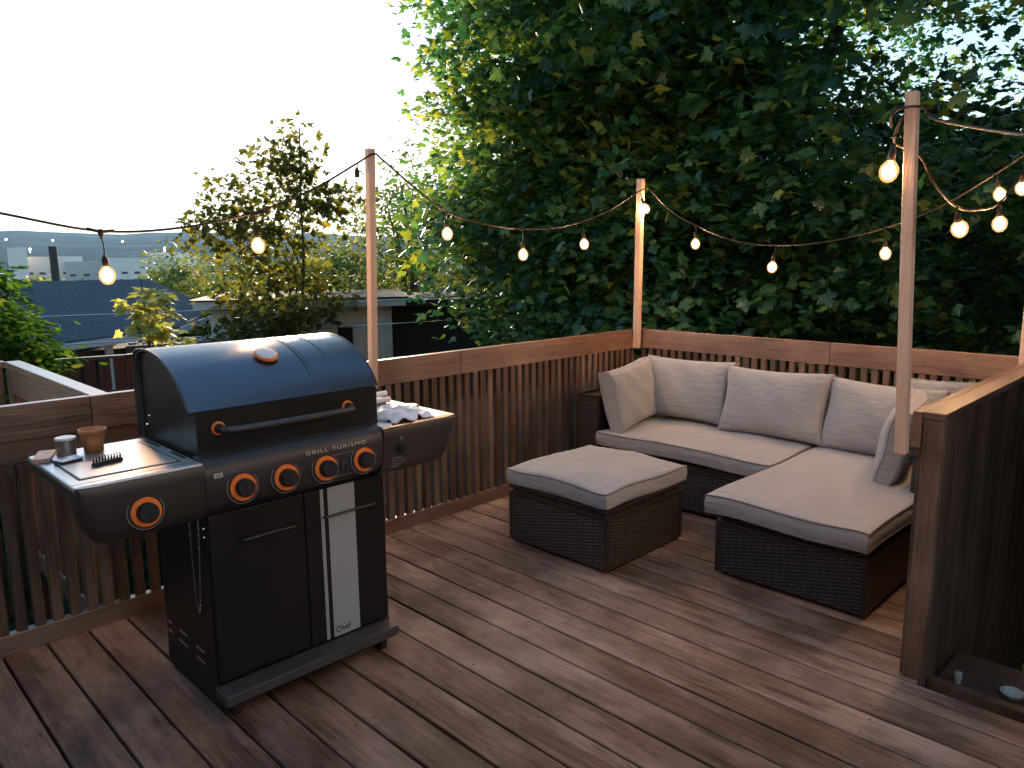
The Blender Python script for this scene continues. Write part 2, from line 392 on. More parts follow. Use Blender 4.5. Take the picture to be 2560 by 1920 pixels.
_bal = {}
def baluster(parent, x, y, z0, z1, s=.037):
    key = (round(z0, 3), round(z1, 3), s)
    if key not in _bal:
        bm = bmesh.new(); bx(bm, -s/2, s/2, -s/2, s/2, z0, z1); me = bpy.data.meshes.new('baluster'); bm.to_mesh(me); bm.free(); me.materials.append(M['balz']); _bal[key] = me
    o = bpy.data.objects.new('baluster', _bal[key]); col.objects.link(o); o.parent = parent
    o.location = Vector((x, y, 0)) - parent.location
    o.rotation_euler = (random.uniform(-.004, .004), random.uniform(-.004, .004), random.uniform(-.03, .03))
def boards(name, parent, segs, mat, bevel=.003):
    bm = bmesh.new(); vals = []
    for s in segs: bx(bm, *s); vals += [random.random()]*6
    me = bpy.data.meshes.new(name); bm.to_mesh(me); bm.free(); rnd_attr(me, vals); o = link(name, me, parent, mat)
    md = o.modifiers.new('b', 'BEVEL'); md.width = bevel; md.segments = 2; md.limit_method = 'ANGLE'
    return o
# left railing
fl = empty('deck_railing', (XL, 2, 0), 'long brown deck railing running behind the barbecue to the post in the far corner', 'railing', 'wooden deck railings')
boards('top_board', fl, [(XL-.04, XL, -1.4, .9, .845, ZT), (XL-.04, XL, .903, 2.9, .845, ZT), (XL-.04, XL, 2.903, YB+.04, .845, ZT)], M['raily'])
boards('bottom_rail', fl, [(XL-.04, XL, -1.4, YB, -.10, .078)], M['raily'])
boards('rear_ledger', fl, [(XL-.078, XL-.041, -1.4, YB, .70, .93)], M['raily'])
y = -.9
i = 0
while y < 4.64:
    z1 = .845
    if y < 1.2: z1 = .752
    baluster(fl, XL-.020, y, .078, z1, .036)
    y += .0642; i += 1
# back railing
fb = empty('deck_railing', (-2, YB, 0), 'brown deck railing behind the corner sofa with gaps between its balusters', 'railing', 'wooden deck railings')
boards('top_board', fb, [(XL+.002, -1.9, YB, YB+.04, .845, ZT), (-1.897, -.72, YB, YB+.04, .845, ZT)], M['railx'])
boards('bottom_rail', fb, [(XL+.002, -.74, YB+.001, YB+.039, -.10, .078)], M['railx'])
x = XL+.05
while x < -.78: baluster(fb, x, YB+.021, .078, .845, .035); x += .0645
# right railing
fr = empty('deck_railing', (-.78, 3.7, 0), 'dark brown deck railing with a flat lit cap at the right beside the sofa', 'railing', 'wooden deck railings')
boards('cap', fr, [(-.800, -.728, 2.80, 4.66, .965, .990), ], M['raily'])
boards('cap_edge', fr, [(-.834, -.803, 2.80, 4.66, .86, .988)], M['raily'])
boards('end_board', fr, [(-.80, -.735, 2.805, 2.845, -.02, .964)], M['balz'])
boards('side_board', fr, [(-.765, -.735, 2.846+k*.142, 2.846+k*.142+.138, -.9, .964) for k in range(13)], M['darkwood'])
boards('inner_board', fr, [(-.815, -.79, 2.82+k*.142, 2.82+k*.142+.125, .0, .859) for k in range(13)], M['balz'])
# outer stair railing beyond the left railing
fo = empty('deck_railing', (-4.1, .95, -1), 'pale topped railing leading away outside the long left railing', 'railing', 'wooden deck railings')
boards('top_board', fo, [(-4.9, XL-.041, .915, .985, .945, .983)], M['railx'])
boards('side_board', fo, [(-4.9, XL-.045, .93, .97, .80, .944)], M['railx'])
boards('bottom_rail', fo, [(-4.9, XL-.09, .93, .97, -.2, -.08)], M['railx'])
xx = XL-.12
while xx > -4.88: baluster(fo, xx, .95, -.08, .80, .036); xx -= .10
fo2 = empty('deck_railing', (-4.92, 0, -1), 'short dark outer railing across the end of the pale one, far left', 'railing', 'wooden deck railings')
boards('top_board', fo2, [(-4.96, -4.90, -2.4, .914, .945, .983)], M['raily'])
boards('post', fo2, [(-4.99, -4.90, .93, 1.02, -2.6, .944)], M['balz'])
yy = .88
while yy > -2.4: baluster(fo2, -4.93, yy, -.5, .945, .036); yy -= .1

# pine posts
def post(b, t, s, label):
    bm = bmesh.new(); beam(bm, b, t, s, s, Vector((1, 0, 0))); o = fin('light_post', bm, M['post'], bevel=.002)
    tag(o, label, 'post', 'pine posts holding the string lights'); return o
post((XL+.021, 2.262, .845), (XL+.023, 2.298, 2.08), .038, 'pale pine post rising behind the barbecue lid with light strings tied at its top')
post((XL+.028, YB-.055, .845), (XL+.034, YB-.05, 2.08), .044, 'pale pine post in the far corner of the deck behind the sofa')
post((-.856, 2.785, .835), (-.915, 2.80, 2.06), .037, 'tall pale pine post at the front end of the right railing, biggest of the posts')
post((-.872, YB-.025, .845), (-.872, YB-.03, 2.12), .042, 'pale pine post cut by the right edge of the photo')

# ---------------------------------------------------------------- string lights
def catmull(P, n=14):
    P = [Vector(p) for p in P]; Q = [P[0]*2-P[1]]+P+[P[-1]*2-P[-2]]; out = []
    for i in range(1, len(Q)-2):
        for k in range(n):
            t = k/n; a, b, c, d = Q[i-1], Q[i], Q[i+1], Q[i+2]
            out.append(.5*((2*b)+(c-a)*t+(2*a-5*b+4*c-d)*t*t+(3*b-a-3*c+d)*t**3))
    out.append(P[-1]); return out
def socket(parent, att, pos, lit=True):
    """att: point on cable, pos: bulb centre"""
    att, pos = Vector(att), Vector(pos); d = (pos-att); d.normalize()
    zt = pos - d*.034
    bm = bmesh.new()
    tube(bm, catmull([att, att.lerp(zt-d*.04, .5)+Vector((.004, .003, 0)), zt-d*.035], 5), .0028, 6)
    q = (-d).to_track_quat('Z', 'Y').to_matrix().to_4x4(); m4 = Matrix.Translation(zt) @ q
    lathe(bm, [(.0115, -.006), (.0125, 0), (.0125, .022), (.009, .034), (.004, .044)], m4, 14)
    fin('socket', bm, M['cable'], parent, smooth=True)
    if lit:
        bm = bmesh.new(); m5 = Matrix.Translation(pos) @ q
        lathe(bm, [(.002, -.042), (.016, -.038), (.027, -.024), (.0315, -.006), (.029, .010), (.019, .024), (.0115, .031)], m5, 16)
        bo = fin('bulb', bm, M['bulb'], parent, smooth=True)
        bm = bmesh.new(); lathe(bm, [(.002, -.030), (.014, -.026), (.020, -.014), (.0215, -.002), (.016, .012), (.004, .022)], m5, 12)
        fin('filament', bm, M['filament'], bo, smooth=True)
X1, Y1 = -3.31, 4.635
sA = empty('string_lights', (X1, 2.3, 1.7), 'long string of lit bulbs sagging from the left edge over the railing to the right', 'string lights', 'strings of warm bulbs')
segA = [(X1, -.6, 2.05), (X1, .1, 1.82), (X1, .659, 1.704), (X1, .99, 1.646), (X1, 1.30, 1.664), (X1, 1.635, 1.737), (X1, 1.95, 1.86), (X1, 2.202, 1.998), (X1+.01, 2.30, 2.052), (X1, 2.36, 2.03), (X1, 2.55, 1.91), (X1, 2.778, 1.784), (X1, 3.08, 1.722), (X1, 3.389, 1.700), (X1, 3.70, 1.713), (X1, 3.967, 1.762), (X1, 4.25, 1.84), (X1, 4.501, 1.947), (X1+.03, 4.60, 2.0),
        (-3.24, Y1, 2.00), (-3.07, Y1, 1.85), (-2.855, Y1, 1.735), (-2.56, Y1, 1.625), (-2.269, Y1, 1.588), (-1.94, Y1, 1.605), (-1.609, Y1, 1.676), (-1.33, Y1, 1.78), (-1.078, Y1, 1.936), (-.90, Y1, 2.06)]
bm = bmesh.new(); tube(bm, catmull(segA, 6), .0052, 7)
for (p) in [(X1, .99, 1.642), (X1, 1.635, 1.733)]:   # moulded tees
    lathe(bm, [(.004, -.028), (.011, -.004), (.011, .006), (.005, .012)], T(*p), 10)
    tube(bm, [(p[0], p[1]-.05, p[2]+.012), (p[0], p[1], p[2]), (p[0], p[1]+.05, p[2]+.006)], .0065, 8)
fin('cable', bm, M['cable'], sA, smooth=True)
for a, b in [((X1, .99, 1.63), (X1, .999, 1.475)), ((X1, 1.635, 1.73), (X1, 1.65, 1.596)), ((X1, 2.778, 1.78), (X1, 2.785, 1.666)), ((X1, 3.389, 1.698), (X1, 3.396, 1.548)), ((X1, 3.967, 1.76), (X1, 3.988, 1.615)), ((X1+.04, 4.56, 1.97), (X1+.06, 4.60, 1.868)),
             ((-2.855, Y1, 1.733), (-2.85, Y1, 1.612)), ((-2.269, Y1, 1.588), (-2.281, Y1, 1.455)), ((-1.609, Y1, 1.674), (-1.596, Y1, 1.535)), ((-1.078, Y1, 1.936), (-1.052, Y1, 1.832))]:
    socket(sA, a, b)
socket(sA, (X1, 2.202, 2.0), (X1, 2.204, 1.903), lit=False)
for pts in ([(-3.0, Y1, 1.805), (-2.93, Y1, 1.77)], [(-3.31, 3.62, 1.708), (-3.31, 3.74, 1.722)], [(-3.31, 4.3, 1.86), (-3.31, 4.4, 1.90)]):
    pass
XR = -.895
sB = empty('string_lights', (XR, 3.6, 1.8), 'short string of lit bulbs between the two right hand posts', 'string lights', 'strings of warm bulbs')
segB = [(-.93, 2.765, 1.98), (-.955, 2.79, 1.93), (-.965, 2.83, 1.90), (XR, 2.86, 1.855), (XR, 3.05, 1.77), (XR, 3.32, 1.706), (XR, 3.62, 1.705), (XR, 3.956, 1.750), (XR, 4.3, 1.90), (XR+.02, 4.6, 2.06)]
bm = bmesh.new(); tube(bm, catmull(segB, 8), .0052, 7); fin('cable', bm, M['cable'], sB, smooth=True)
for a, b in [((-.955, 2.79, 1.915), (-.968, 2.79, 1.812)), ((XR, 3.32, 1.706), (XR, 3.385, 1.628)), ((XR, 3.956, 1.75), (XR, 3.99, 1.662)), ((XR, 4.30, 1.90), (XR, 4.345, 1.838))]: socket(sB, a, b)
sC = empty('string_lights', (-.9, 2.8, 2.0), 'string of lights tied round the top of the tallest post, leading right', 'string lights', 'strings of warm bulbs')
segC = [(-.975, 2.80, 1.955), (-.965, 2.765, 1.985), (-.94, 2.765, 2.005), (-.875, 2.768, 2.003), (-.86, 2.78, 1.985), (-.80, 2.735, 1.945), (-.52, 2.476, 1.845), (-.30, 2.27, 1.80), (.05, 1.9, 1.82), (.30, 1.3, 1.90), (.45, .6, 1.98), (.45, -.2, 2.0), (.3, -.9, 2.1), (.2, -1.40, 2.3)]
bm = bmesh.new(); tube(bm, catmull(segC, 6), .005, 7); fin('cable', bm, M['cable'], sC, smooth=True)
for a, b in [((.05, 1.9, 1.81), (.05, 1.9, 1.70)), ((.30, 1.3, 1.89), (.30, 1.3, 1.78)), ((.45, .6, 1.97), (.45, .6, 1.86)), ((.44, -.2, 1.99), (.44, -.2, 1.88)), ((.3, -.9, 2.09), (.3, -.9, 1.98))]: socket(sC, a, b)

# ---------------------------------------------------------------- cushions
def cushion(name, parent, mtx, L, H, g, B, pinch=.03, nx=44, nz=36, mat=None, sag=0.0, piping=True, ear=.0, seed=0):
    """boxed cushion centred at origin of mtx: local x along L, local z along H, local y is thickness (gusset g, crown B)"""
    bm = bmesh.new(); rs = random.Random(seed); a1, a2, a3 = rs.uniform(0, 6), rs.uniform(0, 6), rs.uniform(0, 6)
    def P(s, t, side):
        px = L/2*s*(1-pinch*(1-t*t)*abs(s)) ; pz = H/2*t*(1-pinch*(1-s*s)*abs(t))
        e = 1.0
        c = max(0, (1-s*s))**.5*max(0, (1-t*t))**.5
        w = .006*math.sin(s*4+a1)*math.cos(t*3+a2)+.004*math.sin(s*9+t*5+a3)
        wav = (.007*math.sin(s*3.1+a1)*abs(t)**4 + .006*math.sin(t*3.7+a2)*abs(s)**4)*(1-s**6*t**6)
        pk = .0035*math.sin(s*31+a3)*abs(t)**3*(1-abs(t)**8) + .0035*math.sin(t*27+a1)*abs(s)**3*(1-abs(s)**8)
        yy = side*(g/2 + (B+w)*c**.8 + pk) - sag*c + wav
        # corners of the gusset get thinner
        k = 1-ear*(abs(s)**6*abs(t)**6)
        return mtx @ Vector((px, yy*k, pz))
    S = [math.sin(math.pi/2*(2*i/nx-1)) for i in range(nx+1)]; TT = [math.sin(math.pi/2*(2*i/nz-1)) for i in range(nz+1)]
    sheets = []
    for side in (1, -1): sheets.append([[bm.verts.new(P(s, t, side)) for t in TT] for s in S])
    for si, sh in enumerate(sheets):
        for i in range(nx):
            for j in range(nz):
                f = (sh[i][j], sh[i+1][j], sh[i+1][j+1], sh[i][j+1]); bm.faces.new(f if si else tuple(reversed(f)))
    ring = [(i, 0) for i in range(nx)]+[(nx, j) for j in range(nz)]+[(i, nz) for i in range(nx, 0, -1)]+[(0, j) for j in range(nz, 0, -1)]
    top, bot = sheets
    m = len(ring)
    mid = []
    for (i, j) in ring:
        a, b = top[i][j].co, bot[i][j].co; c = (a+b)/2; o = mtx @ Vector((0, 0, 0)); d = (c-o).normalized()
        mid.append(bm.verts.new(c + d*(.004+.003*math.sin(i*1.7+j*2.3))))
    for k in range(m):
        (i, j), (p, q) = ring[k], ring[(k+1) % m]; kk = (k+1) % m
        bm.faces.new((top[i][j], top[p][q], mid[kk], mid[k])); bm.faces.new((mid[k], mid[kk], bot[p][q], bot[i][j]))
    loops = [[sh[i][j].co.copy() for (i, j) in ring] for sh in sheets]
    o = fin(name, bm, mat or M['fabric'], parent, smooth=True)
    if piping:
        for lp in loops:
            b2 = bmesh.new(); tube(b2, lp, .0034, 6, closed=True); fin('piping', b2, M['piping'] if B < .04 else M['piping2'], o, smooth=True)
    return o
def flat(cx, cy, cz):   # local x->X, local z->Y, local y -> -Z ... thickness vertical
    return Matrix(((1, 0, 0, cx), (0, 0, 1, cy), (0, 1, 0, cz), (0, 0, 0, 1)))

# ---------------------------------------------------------------- ottoman
def wicker_box(parent, x0, x1, y0, y1, z0, z1, name='wicker_base'):
    o = box(name, x0, x1, y0, y1, z0, z1, M['wicker'], parent, bevel=.006)
    return o
def rim(parent, x0, x1, y0, y1, z, h=.016, out=.006, posts=True, z0=.02):
    bm = bmesh.new(); e = out
    for zz in ((z,),):
        pass
    bx(bm, x0-e, x1+e, y0-e, y0+.012, z-h, z); bx(bm, x0-e, x1+e, y1-.012, y1+e, z-h, z)
    bx(bm, x0-e, x0+.012, y0+.0121, y1-.0121, z-h, z); bx(bm, x1-.012, x1+e, y0+.0121, y1-.0121, z-h, z)
    if posts:
        for (px, sx) in ((x0, 1), (x1, -1)):
            for (py, sy) in ((y0, 1), (y1, -1)):
                xa, xb = sorted((px-sx*.004, px+sx*.018)); ya, yb = sorted((py-sy*.004, py+sy*.018))
                bx(bm, xa, xb, ya, yb, z0, z-h-.001)
    fin('wicker_trim', bm, M['wickertrim'], parent, bevel=.003)
ot = empty('footstool', (-2.455, 3.07, 0), 'square dark wicker footstool with a thick grey cushion standing alone on the deck', 'footstool')
wicker_box(ot, -2.785, -2.125, 2.745, 3.395, .015, .272)
wicker_box(ot, -2.775, -2.135, 2.755, 3.385, .273, .318, 'wicker_band')
rim(ot, -2.785, -2.125, 2.745, 3.395, .288)
rim(ot, -2.785, -2.125, 2.745, 3.395, .322, h=.012, posts=False)
cushion('seat_cushion', ot, flat(-2.458, 3.082, .372), .672, .70, .072, .038, pinch=.012, seed=3)

# ---------------------------------------------------------------- corner sofa
sf = empty('corner_sofa', (-2.0, 4.0, 0), 'L-shaped dark wicker corner sofa with grey beige cushions against the back railing', 'sofa')
wicker_box(sf, -1.755, -1.055, 3.125, 4.25, .02, .262)                      # chaise
wicker_box(sf, -1.745, -1.065, 3.135, 4.25, .263, .300, 'wicker_band')
rim(sf, -1.755, -1.055, 3.125, 4.25, .276)
wicker_box(sf, -3.02, -1.757, 3.785, 4.36, .02, .262, 'wicker_base')
wicker_box(sf, -3.01, -1.757, 3.795, 4.36, .263, .300, 'wicker_band')
rim(sf, -3.02, -1.757, 3.785, 4.36, .276, posts=False)
wicker_box(sf, -3.20, -3.021, 3.80, 4.60, .02, .615, 'armrest')             # left arm
rim(sf, -3.20, -3.021, 3.80, 4.60, .632, h=.016)
wicker_box(sf, -3.0205, -1.0, 4.50, 4.60, .02, .615, 'backrest')
rim(sf, -3.018, -1.0, 4.50, 4.60, .632, h=.016, posts=False)
wicker_box(sf, -1.10, -1.0, 3.74, 4.499, .301, .59, 'armrest')              # right arm
rim(sf, -1.10, -1.0, 3.74, 4.495, .606, h=.016, posts=False)
cushion('seat_cushion', sf, flat(-2.395, 4.10, .367), 1.19, .72, .080, .026, pinch=.01, seed=4)
cushion('seat_cushion', sf, flat(-1.415, 3.72, .363), .75, 1.30, .082, .028, pinch=.008, seed=5)
def lean(cx, cy, cz, rz, tilt, roll=0):   # upright cushion: local x horizontal, z up, y thickness
    return T(cx, cy, cz) @ Matrix.Rotation(R(rz), 4, 'Z') @ Matrix.Rotation(R(tilt), 4, 'X') @ Matrix.Rotation(R(roll), 4, 'Y')
cushion('back_cushion', sf, lean(-2.72, 4.365, .635, 4, -18), .66, .42, .05, .080, pinch=.085, seed=6, ear=.3)
cushion('back_cushion', sf, lean(-2.075, 4.33, .625, 0, -17, -1), .67, .42, .05, .082, pinch=.075, seed=7, ear=.3)
cushion('back_cushion', sf, lean(-1.455, 4.34, .610, -2, -17, 1), .62, .42, .05, .080, pinch=.075, seed=8, ear=.3)
p1 = cushion('throw_pillow', None, lean(-2.955, 4.06, .617, 99, -14, -3), .60, .40, .085, .055, pinch=.085, seed=9, ear=.25)
tag(p1, 'pinkish grey boxed pillow leaning on the left arm of the corner sofa', 'pillow', 'loose sofa pillows')
p2 = cushion('throw_pillow', None, lean(-1.235, 4.0, .615, -79, -13, 2), .54, .39, .075, .045, pinch=.07, seed=10, ear=.25)
tag(p2, 'grey pillow seen edge-on leaning on the right arm of the corner sofa', 'pillow', 'loose sofa pillows')
p3 = cushion('throw_pillow', None, lean(-1.20, 4.475, .67, 0, -6, -2), .36, .36, .045, .025, pinch=.05, seed=11, ear=.25)
tag(p3, 'grey cushion corner peeking out at the right behind the back cushions of the corner sofa', 'pillow', 'loose sofa pillows')
bm = bmesh.new(); hexa(bm, [(-2.80, 3.755, .409), (-2.775, 3.74, .409), (-2.765, 3.752, .409), (-2.79, 3.768, .409), (-2.80, 3.755, .412), (-2.775, 3.74, .412), (-2.765, 3.752, .412), (-2.79, 3.768, .412)])
fin('care_tag', bm, M['paper'], p1)

# ---------------------------------------------------------------- barbecue  (local u along +Y from .942, w along +X from -2.366)
GX, GY = -2.366, .942
gr = empty('barbecue', (GX-.2, GY+.34, 0), 'large black gas barbecue with orange ringed knobs and two side shelves', 'barbecue')
def gb(name, u0, u1, w0, w1, z0, z1, mat, parent=gr, bevel=.004): return box(name, GX+w0, GX+w1, GY+u0, GY+u1, z0, z1, mat, parent, bevel)
def extr(name, prof, us, mat, parent=gr, smooth=True, kfun=None, bevel=0, ztop=.905):
    """prof: closed list of (w,z); extruded through stations us"""
    bm = bmesh.new(); rings = []
    for u in us:
        k = kfun(u) if kfun else 1
        rings.append([bm.verts.new((GX+w*(1 if k == 1 else 1), GY+u, ztop-(ztop-z)*k)) for (w, z) in prof])
    n = len(prof)
    for A, B in zip(rings, rings[1:]):
        for i in range(n): bm.faces.new((A[i], A[(i+1)%n], B[(i+1)%n], B[i]))
    bm.faces.new(rings[0]); bm.faces.new(list(reversed(rings[-1])))
    o = fin(name, bm, mat, parent, smooth=False, bevel=bevel)
    if smooth:
        for p in o.data.polygons: p.use_smooth = True
        md = o.modifiers.new('es', 'EDGE_SPLIT'); md.split_angle = R(38)
    return o
gb('cabinet', 0, .70, -.46, -.018, .10, .72, M['black'])
dl = gb('door', .004, .348, -.017, .0, .108, .70, M['black'])
dr = gb('door', .352, .696, -.017, .0, .108, .70, M['black'])
gb('stripe', .414, .4275, .0003, .0012, .109, .699, M['white'], dr, 0)
gb('stripe', .445, .5605, .0003, .0012, .109, .699, M['white'], dr, 0)
text_mesh('lettering', 'Chef', .030, (GX+.0016, GY+.452, .126), (0, 1, 0), (0, 0, 1), M['black'], dr, bold=.0003, spacing=1.12)
text_mesh('lettering', 'MASTER', .0085, (GX+.0016, GY+.455, .151), (0, 1, 0), (0, 0, 1), M['grey'], dr, spacing=1.3)
for (a, b, d) in ((.106, .313, dl), (.421, .649, dr)):
    bm = bmesh.new(); tube(bm, [(GX+.001, GY+a, .592), (GX+.014, GY+a+.012, .594), (GX+.020, GY+(a+b)/2, .598), (GX+.014, GY+b-.012, .594), (GX+.001, GY+b, .592)], .0048, 8)
    fin('door_handle', bm, M['panel'], d, smooth=True)
gb('base_shelf', -.018, .682, .0005, .087, .064, .102, M['tray'])
gb('base', .0, .70, -.465, -.0005, .006, .0995, M['blackm'])
for (uu, ww) in ((.03, .03), (.63, .03), (.03, -.43), (.63, -.43)):
    bm = bmesh.new(); lathe(bm, [(.030, -.012), (.030, .012)], T(GX+ww, GY+uu, .031) @ Matrix.Rotation(R(90), 4, 'X'), 18); bx(bm, GX+ww-.012, GX+ww+.012, GY+uu-.018, GY+uu+.018, .05, .0635)
    fin('caster', bm, M['rubber'], gr)
gb('firebox', .0, .667, -.455, -.004, .722, .888, M['blackm'])
cprof = [(0, .721), (.02, .722), (.050, .735), (.072, .765), (.084, .81), (.088, .855), (.082, .885), (.066, .902), (.045, .909), (0, .911)]
cprof = [(a, b) for a, b in cprof]
pn = extr('control_panel', cprof, [-.028, .64], M['panel'])
kl = lambda u: 1.0 if u > -.315 else max(.12, math.sqrt(max(0, 1-((-.315-u)/.075)**2)))
sprof = [(-.42, .895), (0, .70), (.02, .705), (.050, .722), (.072, .755), (.084, .81), (.090, .86), (.090, .888), (.080, .902), (.06, .905), (-.41, .905)]
fprof = [(.0, .705), (.02, .706), (.050, .722), (.072, .755), (.084, .81), (.090, .86), (.0915, .885), (.086, .899), (.0, .899)]
fpl = extr('side_shelf_front', fprof, [-.390, -.386, -.378, -.365, -.35, -.335, -.32, -.031], M['panel'], kfun=kl)
krf = lambda u: 1.0 if u < .93 else max(.12, math.sqrt(max(0, 1-((u-.93)/.072)**2)))
fpr = extr('side_shelf_front', fprof, [.643, .93, .95, .965, .98, .99, .997, 1.0], M['panel'], kfun=krf)
shl = gb('side_shelf', -.392, -.030, -.42, .082, .885, .9055, M['shelf'], gr, .006)
bm = bmesh.new(); bx(bm, GX-.05, GX+.058, GY-.0, GY+.0, 0, 0) if False else None
# raised griddle cover on the left shelf, dark joint around it
gb('burner_joint', -.360, -.070, -.358, .008, .9056, .9066, M['blackm'], shl, 0)
gb('burner_cover', -.353, -.077, -.350, .001, .9060, .9095, M['shelf'], shl, .0015)
gb('shelf_seam', -.388, -.034, .046, .0485, .9056, .9062, M['panel'], shl, 0)
for (a, b) in ((-.352, -.238), (-.136, -.02)):
    gb('shelf_slot', -.052, -.040, a, b, .9056, .9068, M['blackm'], shl, 0)
shr = gb('side_shelf', .6425, .997, -.42, .082, .885, .9055, M['shelf'], gr, .006)
gb('shelf_edge', -.386, -.376, -.40, 0, .86, .8845, M['panel'], shl, 0); gb('shelf_edge', .985, .995, -.40, 0, .86, .8845, M['panel'], shr, 0)
# knobs
def knob(parent, u, z, w, tilt, s=1.0, ring=M['orange'], mark=True):
    m4 = T(GX+w, GY+u, z) @ Matrix.Rotation(R(90+tilt), 4, 'Y')
    m4 = T(GX+w, GY+u, z) @ Matrix.Rotation(R(tilt), 4, 'Y') @ Matrix.Rotation(R(90), 4, 'Y')
    bm = bmesh.new()
    prof = []
    lathe(bm, [(.0535*s, -.009), (.0535*s, .0012)], m4, 40); bz = fin('knob_outline', bm, M['grey'], parent)
    bm = bmesh.new(); lathe(bm, [(.0515*s, .0), (.0515*s, .0018)], m4, 40); fin('bezel', bm, M['blackm'], bz)
    bm = bmesh.new(); lathe(bm, [(.0440*s, .0015), (.0440*s, .007), (.0425*s, .0085)], m4, 40); fin('knob_ring', bm, ring, bz, bevel=0)
    bm = bmesh.new(); lathe(bm, [(.0300*s, .0075), (.0300*s, .026), (.0290*s, .033), (.0265*s, .0355)], m4, 36); kb = fin('knob', bm, M['blackm'], bz, smooth=False)
    bm = bmesh.new(); 
    for k in (0,):
        v = [m4 @ Vector(p) for p in ((-.023*s, -.004*s, .0356), (.023*s, -.004*s, .0356), (.023*s, .004*s, .0356), (-.023*s, .004*s, .0356), (-.021*s, -.003*s, .0370), (.021*s, -.003*s, .0370), (.021*s, .003*s, .0370), (-.021*s, .003*s, .0370))]
        hexa(bm, v)
    fin('knob_grip', bm, M['blackm'], bz)
for u_ in (.094, .246, .398, .556): knob(pn, u_-.006, .803, .0885, -5)
knob(fpl, -.212, .795, .087, -5)
bm = bmesh.new(); m4 = T(GX+.0835, GY+.470, .797) @ Matrix.Rotation(R(100), 4, 'Y'); lathe(bm, [(.017, 0), (.017, .008), (.013, .014)], m4, 20)
hexa(bm, [m4 @ Vector(p) for p in ((-.016, -.004, .014), (.016, -.004, .014), (.016, .004, .014), (-.016, .004, .014), (-.014, -.002, .026), (.014, -.002, .026), (.014, .002, .026), (-.014, .002, .026))])
fin('ignition_knob', bm, M['tray'], pn)
for zz in (.842, .757):
    bm = bmesh.new(); wv = .0885 if zz > .8 else .0735
    tube(bm, [(GX+wv-.0012, GY+.425, zz), (GX+wv-.0012, GY+.517, zz)], .0009, 5); fin('panel_line', bm, M['grey'], pn)
text_mesh('lettering', 'GRILL TURISMO', .0185, (GX+.0893, GY+.318, .862), (0, 1, 0), (-.09, 0, 1), M['printw'], pn, spacing=1.25, sx=1.55)
text_mesh('lettering', 'Ω', .010, (GX+.0893, GY+.002, .860), (0, 1, 0), (-.09, 0, 1), M['grey'], pn) if False else None
bm = bmesh.new(); bx(bm, GX+.0875, GX+.0890, GY-.002, GY+.026, .850, .865); fin('badge', bm, M['printw'], pn)
text_mesh('lettering', 'OX', .012, (GX+.0893, GY+.003, .853), (0, 1, 0), (-.03, 0, 1), M['blackm'], pn, bold=.0004)
text_mesh('lettering', 'IGNITION', .0095, (GX+.0890, GY+.030, .856), (0, 1, 0), (-.03, 0, 1), M['grey'], pn, spacing=1.05)
# small gas port and warning print on the right shelf front
bm = bmesh.new(); m4 = T(GX+.085, GY+.72, .813) @ Matrix.Rotation(R(98), 4, 'Y'); lathe(bm, [(.021, 0), (.020, .005), (.013, .006), (.012, .016)], m4, 20); fin('burner_port', bm, M['blackm'], fpr)
bm = bmesh.new(); 
for (du, dz) in ((-.005, .006), (.005, .006), (0, -.003)): lathe(bm, [(.003, 0), (.003, .001)], T(GX+.091, GY+.722+du, .850+dz) @ Matrix.Rotation(R(94), 4, 'Y'), 10)
fin('burner_symbol', bm, M['white'], fpr)
for k, s in enumerate(('WARNING', 'KEEP THIS AREA', 'CLEAR OF ALL', 'OBJECTS')):
    text_mesh('lettering', s, .0095, (GX+.0865-.0028*k, GY+.677, .776-.0115*k), (0, 1, 0), (.26, 0, 1), M['grey'], fpr, spacing=1.05)
# lid
arc = catmull([(-.010, 1.050, 0), (-.041, 1.092, 0), (-.087, 1.138, 0), (-.145, 1.178, 0), (-.218, 1.208, 0), (-.298, 1.223, 0), (-.362, 1.227, 0), (-.437, 1.217, 0), (-.470, 1.184, 0), (-.476, 1.10, 0), (-.476, .905, 0)], 5)
arc = [(p.x, p.y) for p in arc]
inner = [(-.012+(w+.012)*.965 if w < -.02 else w-.01, .90+(z-.90)*.975) for (w, z) in arc][::-1]
lid_side = [(.0, .892), (.0, 1.048)] + [(w*.985-.003, .90+(z-.90)*.985) for (w, z) in arc] + [(-.466, .892)]
ld = extr('lid', lid_side, [-.012, .678], M['black'], bevel=0)
shell = [(w, z) for (w, z) in arc] + inner
extr('lid_cover', shell, [-.026, .690], M['lid'], ld)
for ue in (-.030, .6905):   # rolled rim at both ends
    bm = bmesh.new(); tube(bm, [(GX+w, GY+ue+.002, z-.001) for (w, z) in arc], .0042, 6); fin('lid_rim', bm, M['tray'], ld, smooth=True)
bm = bmesh.new()
tube(bm, [(GX+w, GY-.0135, z) for (w, z) in [(.93*w-.018, .9+(z-.9)*.93) for (w, z) in arc]], .0022, 5)
fin('lid_end_bead', bm, M['tray'], ld, smooth=True)
for (uu, wd, hh, mm) in ((.437, .0022, .0022, M['blackm']), (.452, .0016, .0014, M['lid']), (.540, .0014, .0012, M['blackm'])):
    bm = bmesh.new(); pts = [(w, z) for (w, z) in arc if -.33 < w < -.055] if uu < .5 else [(w, z) for (w, z) in arc if -.33 < w < -.12]
    tube(bm, [(GX+w, GY+uu, z+.0003) for (w, z) in pts], [wd*(.35+.65*math.sin(math.pi*min(1, (i+.3)/len(pts)))) for i in range(len(pts))], 6)
    fin('lid_crease', bm, mm, ld, smooth=True)
